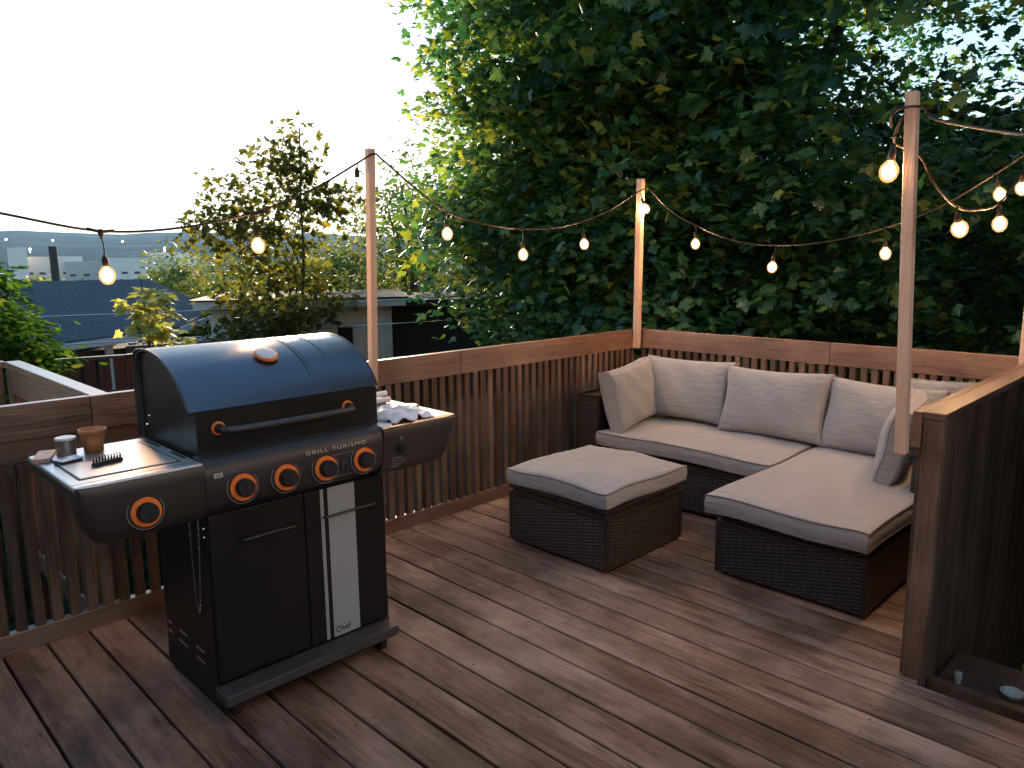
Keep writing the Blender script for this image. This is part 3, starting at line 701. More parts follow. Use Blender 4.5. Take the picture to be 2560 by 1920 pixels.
# temperature cap on the lid
nrm = Vector((.42, 0, .91)).normalized(); m4 = T(GX-.155, GY+.318, 1.184) @ nrm.to_track_quat('Z', 'Y').to_matrix().to_4x4()
bm = bmesh.new(); lathe(bm, [(.036, -.004), (.036, .0008), (.035, .003)], m4, 36); vc = fin('thermometer', bm, M['blackm'], ld)
bm = bmesh.new(); lathe(bm, [(.0415, .0035), (.043, .008), (.042, .0125), (.037, .0135)], m4, 36); fin('thermometer_ring', bm, M['orange'], vc, smooth=False)
bm = bmesh.new(); lathe(bm, [(.0365, .0137), (.036, .0158), (.022, .0175), (.004, .018)], m4, 36); fin('thermometer_glass', bm, M['paper'], vc, smooth=True)
# lid handle
bm = bmesh.new(); tube(bm, catmull([(GX+.012, GY+.058, .990), (GX+.045, GY+.064, .990), (GX+.066, GY+.10, .990), (GX+.080, GY+.30, .991), (GX+.066, GY+.50, .990), (GX+.045, GY+.538, .990), (GX+.012, GY+.545, .990)], 6), .0115, 12)
hd = fin('lid_handle', bm, M['panel'], ld, smooth=True)
for uu in (.058, .545):
    bm = bmesh.new(); m4 = T(GX+.0005, GY+uu, .990) @ Matrix.Rotation(R(90), 4, 'Y'); lathe(bm, [(.0225, 0), (.0225, .008), (.020, .010)], m4, 30); fin('handle_ring', bm, M['orange'], hd)
    bm = bmesh.new(); lathe(bm, [(.0165, .0101), (.0160, .020)], m4, 24); fin('handle_boss', bm, M['blackm'], hd)
# side vents, chain, screws
for (a, b, z) in ((-.329, -.258, .188), (-.338, -.260, .146), (-.181, -.111, .181), (-.184, -.108, .140), (-.440, -.400, .150), (-.440, -.405, .186)):
    bm = bmesh.new(); bx(bm, GX+a, GX+b, GY-.0012, GY-.0003, z-.004, z+.004); fin('vent_slot', bm, M['shelf'], gr)
bm = bmesh.new()
lp = catmull([(-.133, .70, 0), (-.130, .56, 0), (-.126, .42, 0), (-.112, .345, 0), (-.095, .36, 0), (-.075, .48, 0), (-.060, .60, 0), (-.054, .70, 0)], 9)
for i, p in enumerate(lp):
    if i % 1 == 0:
        m4 = T(GX+p.x, GY-.008, p.y) @ Matrix.Rotation(R(90*(i % 2)), 4, 'Z')
        tube(bm, [m4 @ Vector((.003*math.cos(a), 0, .0065*math.sin(a))) for a in [k*math.pi/3 for k in range(6)]], .0009, 4, closed=True)
fin('chain', bm, M['chrome'], gr)
for (w, z) in ((-.03, .655), (-.03, .625), (-.40, .985), (-.43, .95)):
    bm = bmesh.new(); lathe(bm, [(.005, 0), (.004, .004)], T(GX+w, GY-.0125 if z > .9 else GY-.001, z) @ Matrix.Rotation(R(90), 4, 'X'), 12); fin('screw', bm, M['chrome'], gr)

# things on the shelves
ZS = .9097
def gp(u, w, z=ZS): return (GX+w, GY+u, z)
bm = bmesh.new(); lathe(bm, [(.029, 0), (.031, .03), (.038, .062), (.0415, .064), (.0425, .074), (.0405, .075), (.036, .060), (.028, .012), (.002, .010)], T(*gp(-.222, -.325)), 32, True, True)
tag(fin('plant_pot', bm, M['tan'], smooth=True), 'small brown empty pot standing on the left shelf of the barbecue', 'pot')
tc_ = empty('tin_can', gp(-.300, -.335), 'small squat tin with a white lid beside the brown pot', 'tin')
bm = bmesh.new(); lathe(bm, [(.029, 0), (.029, .050)], T(*gp(-.300, -.335)), 28); fin('can', bm, M['tin'], tc_)
bm = bmesh.new(); lathe(bm, [(.0305, .0501), (.0312, .053), (.0305, .057), (.028, .058)], T(*gp(-.300, -.335)), 28); fin('lid', bm, M['paper'], tc_)
bs = empty('drill_bit_holder', gp(-.244, -.117), 'black holder with a row of upright bits on the shelf burner cover', 'bit holder')
d_ = Vector((-.019, .090, 0)); n_ = 10; o_ = Vector(gp(-.289, -.108))
bm = bmesh.new(); beam(bm, o_+Vector((0, 0, .005)), o_+d_+Vector((0, 0, .005)), .014, .010, Vector((1, 0, 0))); fin('holder', bm, M['rubber'], bs, bevel=.001)
for k in range(n_):
    p = o_+d_*((k+.5)/n_); bm = bmesh.new(); lathe(bm, [(.0033, .010), (.0033, .018), (.0018, .019), (.0018, .028)], T(p.x, p.y, p.z), 8); fin('bit', bm, M['blackm'], bs)
def slab(name, c, a, b, h, rz, mat, parent=None):
    bm = bmesh.new(); m4 = T(*c) @ Matrix.Rotation(R(rz), 4, 'Z')
    hexa(bm, [m4 @ Vector(p) for p in ((-a/2, -b/2, 0), (a/2, -b/2, 0), (a/2, b/2, 0), (-a/2, b/2, 0), (-a/2, -b/2, h), (a/2, -b/2, h), (a/2, b/2, h), (-a/2, b/2, h))])
    return fin(name, bm, mat, parent, bevel=.002)
pk = empty('card_packet', gp(-.322, -.235), 'small white packet with a blue corner lying in front of the squat tin', 'packet')
slab('case', gp(-.322, -.235, ZS), .045, .070, .006, 12, M['rubber'], pk)
slab('card', gp(-.320, -.236, ZS+.0062), .050, .072, .004, 18, M['paper'], pk)
slab('corner_print', gp(-.335, -.242, ZS+.0104), .020, .018, .0006, 18, simple('blue_print', (.15, .35, .5), .5), pk)
pb = slab('flat_box', gp(-.362, -.345, .9058), .125, .050, .014, -22, M['pinkbox'])
tag(pb, 'flat worn pink box at the back left corner of the barbecue shelf', 'box')
# right shelf: crumpled towel, rolls, tape
ZR = .906
bm = bmesh.new(); nx, ny = 22, 20; g = []
for i in range(nx+1):
    row = []
    for j in range(ny+1):
        a, b = i/nx-.5, j/ny-.5
        u = .800 + a*.20 + .018*math.sin(b*9); w = -.035 + b*.24 + .015*math.sin(a*11+b*4)
        h = .012+.020*max(0, 1-4*(a*a+b*b)) + .009*math.sin(a*17+b*9)*math.cos(b*13) + .006*math.sin(a*31+2)*math.sin(b*27)
        row.append((u, w, max(.003, h)*(1 if abs(a) < .49 else .4)))
    g.append(row)
V1 = [[bm.verts.new(gp(u, w, ZR+h+.002)) for (u, w, h) in row] for row in g]; V0 = [[bm.verts.new(gp(u, w, ZR+max(.0005, h-.003))) for (u, w, h) in row] for row in g]
for i in range(nx):
    for j in range(ny):
        bm.faces.new((V1[i][j], V1[i+1][j], V1[i+1][j+1], V1[i][j+1])); bm.faces.new((V0[i][j+1], V0[i+1][j+1], V0[i+1][j], V0[i][j]))
for i in range(nx):
    bm.faces.new((V0[i][0], V0[i+1][0], V1[i+1][0], V1[i][0])); bm.faces.new((V1[i][ny], V1[i+1][ny], V0[i+1][ny], V0[i][ny]))
for j in range(ny):
    bm.faces.new((V0[0][j+1], V0[0][j], V1[0][j], V1[0][j+1])); bm.faces.new((V1[nx][j+1], V1[nx][j], V0[nx][j], V0[nx][j+1]))
tag(fin('paper_towel', bm, M['paper'], smooth=True), 'crumpled white paper towel on the right shelf of the barbecue', 'paper towel')
for (u0, w0, z0, rr, lb) in ((.875, -.30, .014, .013, 'lower thin white roll at the back of the right barbecue shelf'), (.89, -.345, .033, .0125, 'upper thin white roll at the back of the right barbecue shelf')):
    bm = bmesh.new(); m4 = T(*gp(u0, w0, ZR+z0)) @ Matrix.Rotation(R(90), 4, 'X') @ Matrix.Rotation(R(6), 4, 'Y'); lathe(bm, [(rr*.8, -.082), (rr, -.08), (rr, .08), (rr*.8, .082)], m4, 16)
    tag(fin('roll', bm, M['paper'], smooth=True), lb, 'roll')
slab('wrap_box', gp(.88, -.345, ZR+.0), .05, .14, .019, 3, M['paper']); bpy.data.objects['wrap_box']['label'] = 'low white carton under the upper white roll on the right barbecue shelf'; bpy.data.objects['wrap_box']['category'] = 'carton'
bm = bmesh.new(); m4 = T(*gp(.935, -.13, ZR)); lathe(bm, [(.033, 0), (.035, .004), (.035, .012), (.033, .014)], m4, 30)
td = fin('round_tin', bm, M['rubber']); tag(td, 'flat round black tin with a pale lid near the back of the right shelf', 'tin')
bm = bmesh.new(); lathe(bm, [(.030, .0142), (.029, .0165), (.012, .017)], m4, 30); fin('lid', bm, M['shelf'], td)
# glass things on the dark step
def glassm():
    t = NT('clear_glass'); return t.done(t.node("ShaderNodeBsdfPrincipled", inp={'Base Color': (.75, .88, .9, 1), 'Roughness': .08, 'Metallic': .0, 'Transmission Weight': .7, 'Specular IOR Level': .9}).outputs[0])
M['glass'] = glassm()
bm = bmesh.new(); lathe(bm, [(.02, 0), (.045, .01), (.062, .04), (.064, .045), (.058, .044), (.042, .014), (.004, .006)], T(-.485, 2.965, -.03) @ Matrix.Scale(.62, 4), 28)
tag(fin('glass_dish', bm, M['glass'], smooth=True), 'shiny clear glass dish on the dark step at the lower right', 'dish')
bm = bmesh.new(); lathe(bm, [(.022, 0), (.024, .004), (.024, .08), (.022, .083)], T(-.652, 2.945, -.03) @ Matrix.Scale(.55, 4), 22)
tag(fin('glass_cup', bm, M['glass'], smooth=True), 'small glass glinting at the foot of the right railing', 'glass')

# ---------------------------------------------------------------- foliage
MAPLE = np.array([(0, 0), (.12, -.05), (.36, -.14), (.30, .02), (.46, .10), (.64, .34), (.46, .34), (.44, .50), (.22, .44), (.24, .70), (.13, .74), (0, 1.0), (-.13, .74), (-.24, .70), (-.22, .44), (-.44, .50), (-.46, .34), (-.64, .34), (-.46, .10), (-.30, .02), (-.36, -.14), (-.12, -.05)])
OVAL = np.array([(0, 0), (.22, .25), (.26, .55), (0, 1.0), (-.26, .55), (-.22, .25)])
KITE = np.array([(0, 0), (.36, .5), (0, 1.0), (-.36, .5)])
def unit(v): return v/np.maximum(1e-9, np.linalg.norm(v, axis=-1, keepdims=True))
def leaf_mesh(name, pos, nrm, tip, size, rnd, shape, mat, fold=.12):
    N = len(pos); K = len(shape)
    nrm = unit(nrm); tip = unit(tip - nrm*np.sum(tip*nrm, 1, keepdims=True)); sd = np.cross(tip, nrm)
    X = shape[:, 0][None, :, None]; Y = shape[:, 1][None, :, None]
    s = size[:, None, None]
    v = pos[:, None, :] + sd[:, None, :]*X*s + tip[:, None, :]*Y*s - nrm[:, None, :]*(np.abs(X)*fold*2+Y*Y*fold)*s
    if K > 6:
        c = pos[:, None, :] + tip[:, None, :]*.34*s; v = np.concatenate([v, c], 1); KK = K+1
        base = (np.arange(N)*KK)[:, None, None]; tri = np.stack([np.full(K, K), np.arange(K), (np.arange(K)+1) % K], 1)[None]
        loops = (base+tri).reshape(-1); nf = N*K; lt = 3; per = K
    else:
        KK = K; base = (np.arange(N)*KK)[:, None]; loops = (base+np.arange(K)[None]).reshape(-1); nf = N; lt = K; per = 1
    me = bpy.data.meshes.new(name); me.vertices.add(N*KK); me.vertices.foreach_set('co', v.reshape(-1).astype(np.float32))
    me.loops.add(len(loops)); me.loops.foreach_set('vertex_index', loops.astype(np.int32))
    me.polygons.add(nf); me.polygons.foreach_set('loop_start', (np.arange(nf)*lt).astype(np.int32)); me.polygons.foreach_set('loop_total', np.full(nf, lt, dtype=np.int32))
    me.update(calc_edges=True); a = me.attributes.new('rnd', 'FLOAT', 'FACE'); a.data.foreach_set('value', np.repeat(rnd, per).astype(np.float32))
    me.materials.append(mat); return me
def clumps(C, out, n, spread, flatk, size, rng, droop=.4, upk=1.0, jit=.5, outk=.4, shift=0.0):
    """n leaves round every clump centre C, in a flattened spray"""
    M_ = len(C); k = M_*n
    c = np.repeat(C, n, 0); o = np.repeat(out, n, 0)
    off = rng.normal(size=(k, 3))*spread*np.array([1, 1, flatk]); pos = c+off
    pos[:, 2] -= droop*np.linalg.norm(off[:, :2], axis=1)*.6
    hor = unit(off*np.array([1, 1, 0])+o*.5*spread+rng.normal(size=(k, 3))*.3*spread)
    tip = hor + np.array([0, 0, -droop]) + rng.normal(size=(k, 3))*.25
    nr = np.array([0, 0, upk]) + o*outk + rng.normal(size=(k, 3))*jit
    sz = size*rng.uniform(.6, 1.25, k)
    cr = np.repeat(rng.normal(size=M_)*.16, n); r = np.clip(.42+shift+cr+rng.normal(size=k)*.18, 0, 1)
    return pos, nr, tip, sz, r
def ell_pts(cen, rad, n, rng, shell=.55, lump=.12, bough=0):
    if bough:
        nb = max(3, n//bough); C, d = ell_pts(cen, rad, nb, rng, max(shell, .8), lump)
        k = rng.integers(nb, size=int(n*.62)); off = rng.normal(size=(len(k), 3))*np.array([.42, .42, .15])
        off[:, 2] -= .35*np.linalg.norm(off[:, :2], axis=1)
        C2, d2 = ell_pts(cen, np.array(rad)*.86, n-len(k), rng, .6, lump)
        return np.concatenate([C[k]+off, C2]), np.concatenate([d[k], d2])
    d = unit(rng.normal(size=(n, 3))); 
    lum = 1+lump*np.sin(d[:, 0]*5+cen[0])*np.cos(d[:, 1]*6+cen[1])+lump*np.sin(d[:, 2]*9+d[:, 0]*4)
    r = (shell**3+(1-shell**3)*rng.uniform(size=n))**(1/3)
    return np.array(cen)+d*np.array(rad)*(r*lum)[:, None], d
def trunk_mesh(bm, base, top, r0, r1, seed, bend=.15):
    rs = random.Random(seed); b, t = Vector(base), Vector(top); L = (t-b).length
    pts = [b.lerp(t, k/6)+Vector((rs.uniform(-1, 1), rs.uniform(-1, 1), 0))*bend*L*.12*(k > 0) for k in range(7)]
    tube(bm, catmull(pts, 3), [r0+(r1-r0)*k/18 for k in range(19)], 9); return pts
def tree(name, label, cat, base, crowns, mat, shape, size, group=None, trunk=(.12, .03), branches=8, seed=0, keep=None, n=10, spread=.3, flatk=.35, droop=.4, jit=.5, top=None, shell=.5, lump=.12, outk=.4, bough=0):
    r = np.random.default_rng(seed); e = empty(name, base, label, cat, group)
    P = []; Cs = []
    for (cen, rad, cnt, *sh) in crowns:
        C, d = ell_pts(cen, rad, cnt, r, shell, lump, bough)
        if keep is not None:
            m = keep(C, r); C, d = C[m], d[m]
        Cs.append(C); P.append(clumps(C, d, n, spread, flatk, size, r, droop, 1.0, jit, outk, sh[0] if sh else 0.0))
    arr = [np.concatenate([p[i] for p in P]) for i in range(5)]
    me = leaf_mesh('crown', *arr, shape, mat); o = link('crown', me, e)
    bm = bmesh.new(); tp = top or crowns[0][0]; pts = trunk_mesh(bm, base, tp, trunk[0], trunk[1], seed)
    allC = np.concatenate(Cs)
    for k in range(branches):
        q = Vector(allC[r.integers(len(allC))]); q = Vector(tp).lerp(q, .72) if bough else q; p0 = pts[min(6, 2+k % 4)]; mid = p0.lerp(q, .5)+Vector((0, 0, .12*(q-p0).length))
        tube(bm, catmull([p0, mid, q], 4), [trunk[1]*1.2*(1-.8*i/8) for i in range(9)], 6)
    fin('trunk', bm, M['bark'], e, smooth=True)
    return e

CAMP = np.array([0, 0, 1.53])
def azel(C):
    v = C-CAMP; return np.degrees(np.arctan2(v[:, 1], v[:, 0])), np.degrees(np.arctan2(v[:, 2], np.hypot(v[:, 0], v[:, 1])))
def maple_keep(C, r):
    az, el = azel(C); v = C-CAMP; dist = np.linalg.norm(v, axis=1)
    ok = (az > 78) & (az < 156) & (el > -14) & (C[:, 1] > 4.95) | ((az > 120) & (C[:, 0] < -4.2) & (C[:, 1] > 3.2))
    # thinner toward the upper right, where the sky shows through
    thin = (az < 113) & (el > 5)
    p = np.where(thin, .6, 1.0); p = np.where((az < 103) & (el > 9), .36, p)
    lim = np.interp(el, [-9, -8, -5, -2, 5, 12, 24, 40], [131.5, 136, 140, 142.3, 142.8, 140.8, 139.6, 138]) + 1.3*np.sin(el*1.9) + r.normal(size=len(C))*.5
    return ok & (az < lim) & (r.uniform(size=len(C)) < p)
tree('maple_tree', 'huge dense maple tree filling the view above and behind the back railing', 'tree', (-5.4, 8.6, -2.6),
     [((-3.7, 9.6, 3.6), (5.0, 4.7, 4.8), 9600, -.02), ((-6.1, 8.2, 2.5), (2.5, 2.6, 2.3), 2600, .28), ((-5.4, 7.4, 5.2), (3.0, 2.8, 2.6), 2300, .12), ((-2.2, 8.2, 1.6), (2.8, 2.2, 1.8), 700), ((-5.1, 7.3, 1.2), (2.0, 2.0, 1.0), 800)],  # left crowns shifted yellower to imitate leaves lit by the sun
     M['maple'], MAPLE, .105, trunk=(.26, .08), branches=26, seed=21, keep=maple_keep, n=11, spread=.17, flatk=.38, droop=.6, jit=.5, top=(-4.0, 9.6, 4.2), shell=.62, lump=.16, outk=.12, bough=13)
hk = lambda C, r: C[:, 1] > 5.3
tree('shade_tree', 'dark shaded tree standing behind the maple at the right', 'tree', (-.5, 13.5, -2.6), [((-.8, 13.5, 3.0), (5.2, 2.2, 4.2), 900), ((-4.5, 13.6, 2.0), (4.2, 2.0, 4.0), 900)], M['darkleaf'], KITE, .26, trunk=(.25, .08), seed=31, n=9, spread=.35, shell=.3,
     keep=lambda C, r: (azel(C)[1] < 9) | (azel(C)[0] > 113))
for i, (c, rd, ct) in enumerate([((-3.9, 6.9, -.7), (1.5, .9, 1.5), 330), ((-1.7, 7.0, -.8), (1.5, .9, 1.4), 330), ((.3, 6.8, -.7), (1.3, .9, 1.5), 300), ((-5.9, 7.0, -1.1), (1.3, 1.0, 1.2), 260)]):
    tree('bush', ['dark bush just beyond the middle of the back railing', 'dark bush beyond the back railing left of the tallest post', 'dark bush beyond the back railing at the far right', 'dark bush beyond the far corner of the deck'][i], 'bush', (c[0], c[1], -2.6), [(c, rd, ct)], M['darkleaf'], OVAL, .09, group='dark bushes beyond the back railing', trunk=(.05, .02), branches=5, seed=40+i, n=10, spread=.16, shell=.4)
tree('maple_tree', 'big tree out of sight to the right of the deck that shades it', 'tree', (3.2, 7.5, -2.6), [((2.6, 8.2, 6.5), (3.4, 3.6, 3.2), 1500)], M['darkleaf'], KITE, .30, trunk=(.25, .08), branches=8, seed=33, n=9, spread=.35, shell=.3, keep=lambda C, r: azel(C)[0] < 96)  # unseen tree added to block sky light from the right
for i, (c, rd) in enumerate([((-5.2, -.5, -.7), (.8, 1.5, 1.0)), ((-4.55, 2.25, -.35), (.62, 1.25, 1.0)), ((-4.5, 4.1, -.35), (.60, 1.1, 1.0))]):  # shrubs added to stop low sun streaking through the balusters
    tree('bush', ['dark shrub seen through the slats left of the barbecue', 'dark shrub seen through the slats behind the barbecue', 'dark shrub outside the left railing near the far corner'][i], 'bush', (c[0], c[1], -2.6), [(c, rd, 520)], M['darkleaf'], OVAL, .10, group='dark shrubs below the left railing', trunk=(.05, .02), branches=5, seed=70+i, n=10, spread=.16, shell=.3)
# young sparse tree in front of the sky
def ykeep(C, r):
    return r.uniform(size=len(C)) < .9
tree('young_tree', 'slender young tree with sparse small leaves against the bright sky left of the first post', 'tree', (-10.7, 5.55, -3.0),
     [((-10.65, 5.55, 2.25), (.9, .85, .90), 165), ((-10.5, 5.85, 3.0), (.36, .30, .60), 55), ((-10.95, 4.85, 2.0), (.6, .50, .45), 70), ((-10.3, 6.35, 2.45), (.4, .55, .22), 45), ((-10.6, 5.65, 1.1), (.9, 1.05, .70), 215), ((-10.6, 5.2, .2), (.9, .9, .6), 210)],
     M['young'], MAPLE, .10, trunk=(.04, .010), branches=14, seed=51, n=6, spread=.15, flatk=.45, jit=.9, shell=.1, top=(-10.45, 6.0, 3.45))
tree('sapling', 'small maple sapling with yellow green leaves rising just above the barbecue lid', 'tree', (-7.35, 2.6, -2.6),
     [((-7.35, 2.58, 1.0), (.2, .17, .38), 32), ((-7.4, 2.42, 1.15), (.06, .06, .06), 3), ((-7.35, 2.66, .60), (.18, .20, .25), 22)], M['lime'], MAPLE, .105, trunk=(.014, .006), branches=16, seed=52, n=7, spread=.055, flatk=.4, droop=.8, jit=.3, shell=.1, top=(-7.35, 2.56, 1.36))
tree('round_bush', 'dense round green bush with white blossom at the left edge of the photo', 'bush', (-8.1, 1.2, -2.8),
     [((-8.1, 1.05, .60), (.80, .88, .88), 1000), ((-8.1, 1.15, -.1), (.85, .98, .8), 600)], M['bush'], OVAL, .10, trunk=(.07, .03), branches=6, seed=53, n=11, spread=.10, shell=.5)
rb = bpy.data.objects['round_bush']; r_ = np.random.default_rng(5); bm = bmesh.new()
for k in range(8):
    a, b = r_.uniform(0, 6.28), r_.uniform(.2, 1.2); p = Vector((-8.1+.82*math.cos(a)*math.cos(b), 1.05+.90*math.sin(a)*math.cos(b), .60+.90*math.sin(b)))
    for j in range(14):
        q = p+Vector(r_.normal(size=3)*.028); s = .012; v = [bm.verts.new(q+Vector(r_.normal(size=3)*s)) for _ in range(4)]; bm.faces.new(v[:3]); bm.faces.new(v[1:])
fin('blossom', bm, simple('white_petals', (.35, .37, .36), .8), rb)
for i, (c, rd, ct, mt, lb) in enumerate([
    ((-26.0, 9.9, -.2), (1.25, 1.05, 2.1), 560, 'mid', 'yellow green tree standing left of the young tree, above the blue grey roof'),
    ((-22.0, 10.1, -.2), (1.3, 1.3, 2.0), 560, 'mid', 'tree with mixed green leaves right behind the blue grey roof'),
    ((-16.2, 8.2, .1), (1.1, 1.15, 1.4), 420, 'mid', 'olive tree behind the trunk of the young tree'),
    ((-14.6, 9.2, .85), (1.2, 1.25, 1.30), 440, 'mid', 'broad olive green tree behind the first post, left of the maple'),
    ((-14.8, 5.9, -.5), (1.0, .9, 1.0), 240, 'darkleaf', 'low dark tree between the two neighbouring houses, under the young tree'),
    ((-13.4, 10.3, 2.1), (1.3, 1.3, 1.6), 420, 'mid', 'green tree rising just left of the maple crown behind the first post')]):
    tree('garden_tree', lb, 'tree', (c[0], c[1], terr_h(math.hypot(c[0], c[1]))-.3), [(c, rd, ct)], M[mt], OVAL, .16 if i < 3 else .12, group='garden trees down the slope', trunk=(.16, .05), branches=8, seed=60+i, n=11, spread=.30 if i < 2 else .24, shell=.35, jit=.8, lump=.18)

# ---------------------------------------------------------------- houses and neighbours
def quad_solid(bm, pts, th):
    a, b, c = Vector(pts[0]), Vector(pts[1]), Vector(pts[2]); n = (b-a).cross(c-a).normalized()
    if n.z < 0: n = -n
    top = [bm.verts.new(p) for p in pts]; bot = [bm.verts.new(Vector(p)-n*th) for p in pts]; k = len(pts)
    bm.faces.new(top); bm.faces.new(list(reversed(bot)))
    for i in range(k): bm.faces.new((top[i], bot[i], bot[(i+1)%k], top[(i+1)%k]))
def shingles(name, c):
    t = NT(name); tc = t.node("ShaderNodeTexCoord").outputs['Object']
    nz = t.node("ShaderNodeTexNoise", inp={'Vector': tc, 'Scale': 14.0, 'Detail': 6.0}).outputs[0]
    wv = t.node("ShaderNodeTexWave", wave_type='BANDS', bands_direction='Z', inp={'Vector': tc, 'Scale': 3.2, 'Distortion': .6, 'Detail': 2.0}).outputs[0]
    cc = t.ramp(t.math('ADD', t.math('MULTIPLY', nz, .96), t.math('MULTIPLY', wv, .04)), [(.3, tuple(x*.7 for x in c)), (.7, tuple(x*1.3 for x in c))])
    return t.done(t.node("ShaderNodeBsdfPrincipled", inp={'Base Color': cc, 'Roughness': .85}).outputs[0])
def siding(name, c, pitch=.11):
    t = NT(name); tc = t.node("ShaderNodeTexCoord").outputs['Object']; z = t.node("ShaderNodeSeparateXYZ", inp={0: tc}).outputs[2]
    f = t.math('FRACT', t.math('DIVIDE', z, pitch)); nz = t.node("ShaderNodeTexNoise", inp={'Vector': tc, 'Scale': 5.0, 'Detail': 6.0}).outputs[0]
    cc = t.mix(t.math('MULTIPLY', t.ramp(f, [(0, (1,1,1)), (.12, (0,0,0))]), .6), t.ramp(nz, [(.3, tuple(x*.86 for x in c)), (.7, c)]), tuple(x*.35 for x in c))
    p = t.node("ShaderNodeBsdfPrincipled", inp={'Base Color': cc, 'Roughness': .6}); b = t.node("ShaderNodeBump", inp={'Height': f, 'Strength': .7, 'Distance': .02}); t.l.new(b.outputs[0], p.inputs['Normal'])
    return t.done(p.outputs[0])
M['roof'] = shingles('blue_grey_shingles', (.045, .055, .070)); M['roof2'] = shingles('light_shingles', (.12, .14, .16))
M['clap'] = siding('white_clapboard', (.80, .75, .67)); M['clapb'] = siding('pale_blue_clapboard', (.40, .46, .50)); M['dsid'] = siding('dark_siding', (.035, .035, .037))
M['trim'] = simple('white_trim', (.55, .54, .52), .5, 0, 0, 1, .1)
M['rooftop'] = simple('dark_roof_felt', (.03, .03, .03), .9)
M['window'] = simple('window_glass', (.02, .03, .035), .08, 0, spec=.8)
# house with the blue grey roof; its long eave faces the deck
h1 = empty('house', (-15, 4.2, -2.8), 'low house with a broad blue grey shingle roof and white porch posts', 'house', 'neighbouring houses')
RL, RR = Vector((-16.6, 1.2, 1.17)), Vector((-16.15, 5.65, 1.15)); EL, EM, ER = Vector((-13.3, .6, .12)), Vector((-13.28, 4.42, .33)), Vector((-13.6, 5.2, .36)); HR = Vector((-15.2, 6.65, .50))
bm = bmesh.new(); quad_solid(bm, [RL, EL, EM, RR], .12); quad_solid(bm, [RR+Vector((.0, .003, -.002)), EM+Vector((0, .003, -.002)), ER, HR], .12)
quad_solid(bm, [RL+Vector((-.01, 0, -.003)), RR+Vector((-.01, 0, -.003)), Vector((-19.4, 6.2, -.4)), Vector((-19.6, 1.0, -.4))], .12)
fin('roof', bm, M['roof'], h1)
bm = bmesh.new(); beam(bm, EL+Vector((.03, 0, -.10)), EM+Vector((.03, 0, -.07)), .035, .11, Vector((1, 0, 0))); beam(bm, EM+Vector((.03, .02, -.08)), ER+Vector((.02, .0, -.08)), .035, .10, Vector((1, 0, 0)))
beam(bm, ER+Vector((0, .02, -.07)), HR+Vector((0.02, .04, -.08)), .04, .12, Vector((1, 1, 0))); fin('fascia', bm, M['trim'], h1)
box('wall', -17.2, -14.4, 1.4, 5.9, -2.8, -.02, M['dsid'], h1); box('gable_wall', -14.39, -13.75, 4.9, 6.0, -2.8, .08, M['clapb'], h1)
for yy in (1.4, 3.02, 3.98, 4.35): box('porch_post', -13.52, -13.42, yy-.05, yy+.05, -2.8, .16, M['trim'], h1)
box('porch_wall', -13.5, -13.45, 1.0, 4.4, -2.8, -.45, M['dsid'], h1)
wf = box('window', -13.748, -13.72, 5.25, 5.75, -.85, -.10, M['trim'], h1); box('pane', -13.719, -13.71, 5.30, 5.70, -.80, -.15, M['window'], wf)
# white clapboard house beside the maple
h2 = empty('house', (-11.2, 8.2, -3.0), 'cream clapboard house with a flat fascia behind the first post', 'house', 'neighbouring houses')
def obox(name, o, ax, ay, a0, a1, b0, b1, z0, z1, mat, parent):
    bm = bmesh.new(); f = lambda a, b, z: Vector((o[0], o[1], 0))+Vector(ax)*a+Vector(ay)*b+Vector((0, 0, z))
    hexa(bm, [f(a0, b0, z0), f(a1, b0, z0), f(a1, b1, z0), f(a0, b1, z0), f(a0, b0, z1), f(a1, b0, z1), f(a1, b1, z1), f(a0, b1, z1)]); return fin(name, bm, mat, parent)
c0 = (-10.56, 7.58); ax = Vector((-.55, -.835, 0)).normalized(); ay = Vector((-.835, .55, 0)).normalized()   # ax runs left along the lit wall, ay away from us
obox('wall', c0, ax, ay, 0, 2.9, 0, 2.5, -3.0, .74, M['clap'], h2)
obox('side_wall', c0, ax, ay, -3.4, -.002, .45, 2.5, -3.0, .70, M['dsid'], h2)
obox('corner_board', c0, ax, ay, -.02, .12, -.025, -.002, -3.0, .74, M['trim'], h2)
obox('fascia', c0, ax, ay, -.25, 3.1, -.30, 2.7, .742, .87, M['trim'], h2)
obox('roof', c0, ax, ay, -.3, 3.15, -.33, 2.75, .871, .895, M['rooftop'], h2)
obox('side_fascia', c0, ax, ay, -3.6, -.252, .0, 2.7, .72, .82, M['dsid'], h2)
w2 = obox('window', c0, ax, ay, .60, .93, -.03, -.003, -.02, .42, M['trim'], h2); obox('pane', c0, ax, ay, .64, .89, -.034, -.0305, .02, .38, M['window'], w2)
w3 = obox('window', c0, ax, ay, 1.55, 2.05, -.03, -.003, -.10, .58, M['trim'], h2); obox('pane', c0, ax, ay, 1.59, 2.01, -.034, -.0305, -.06, .54, M['window'], w3)
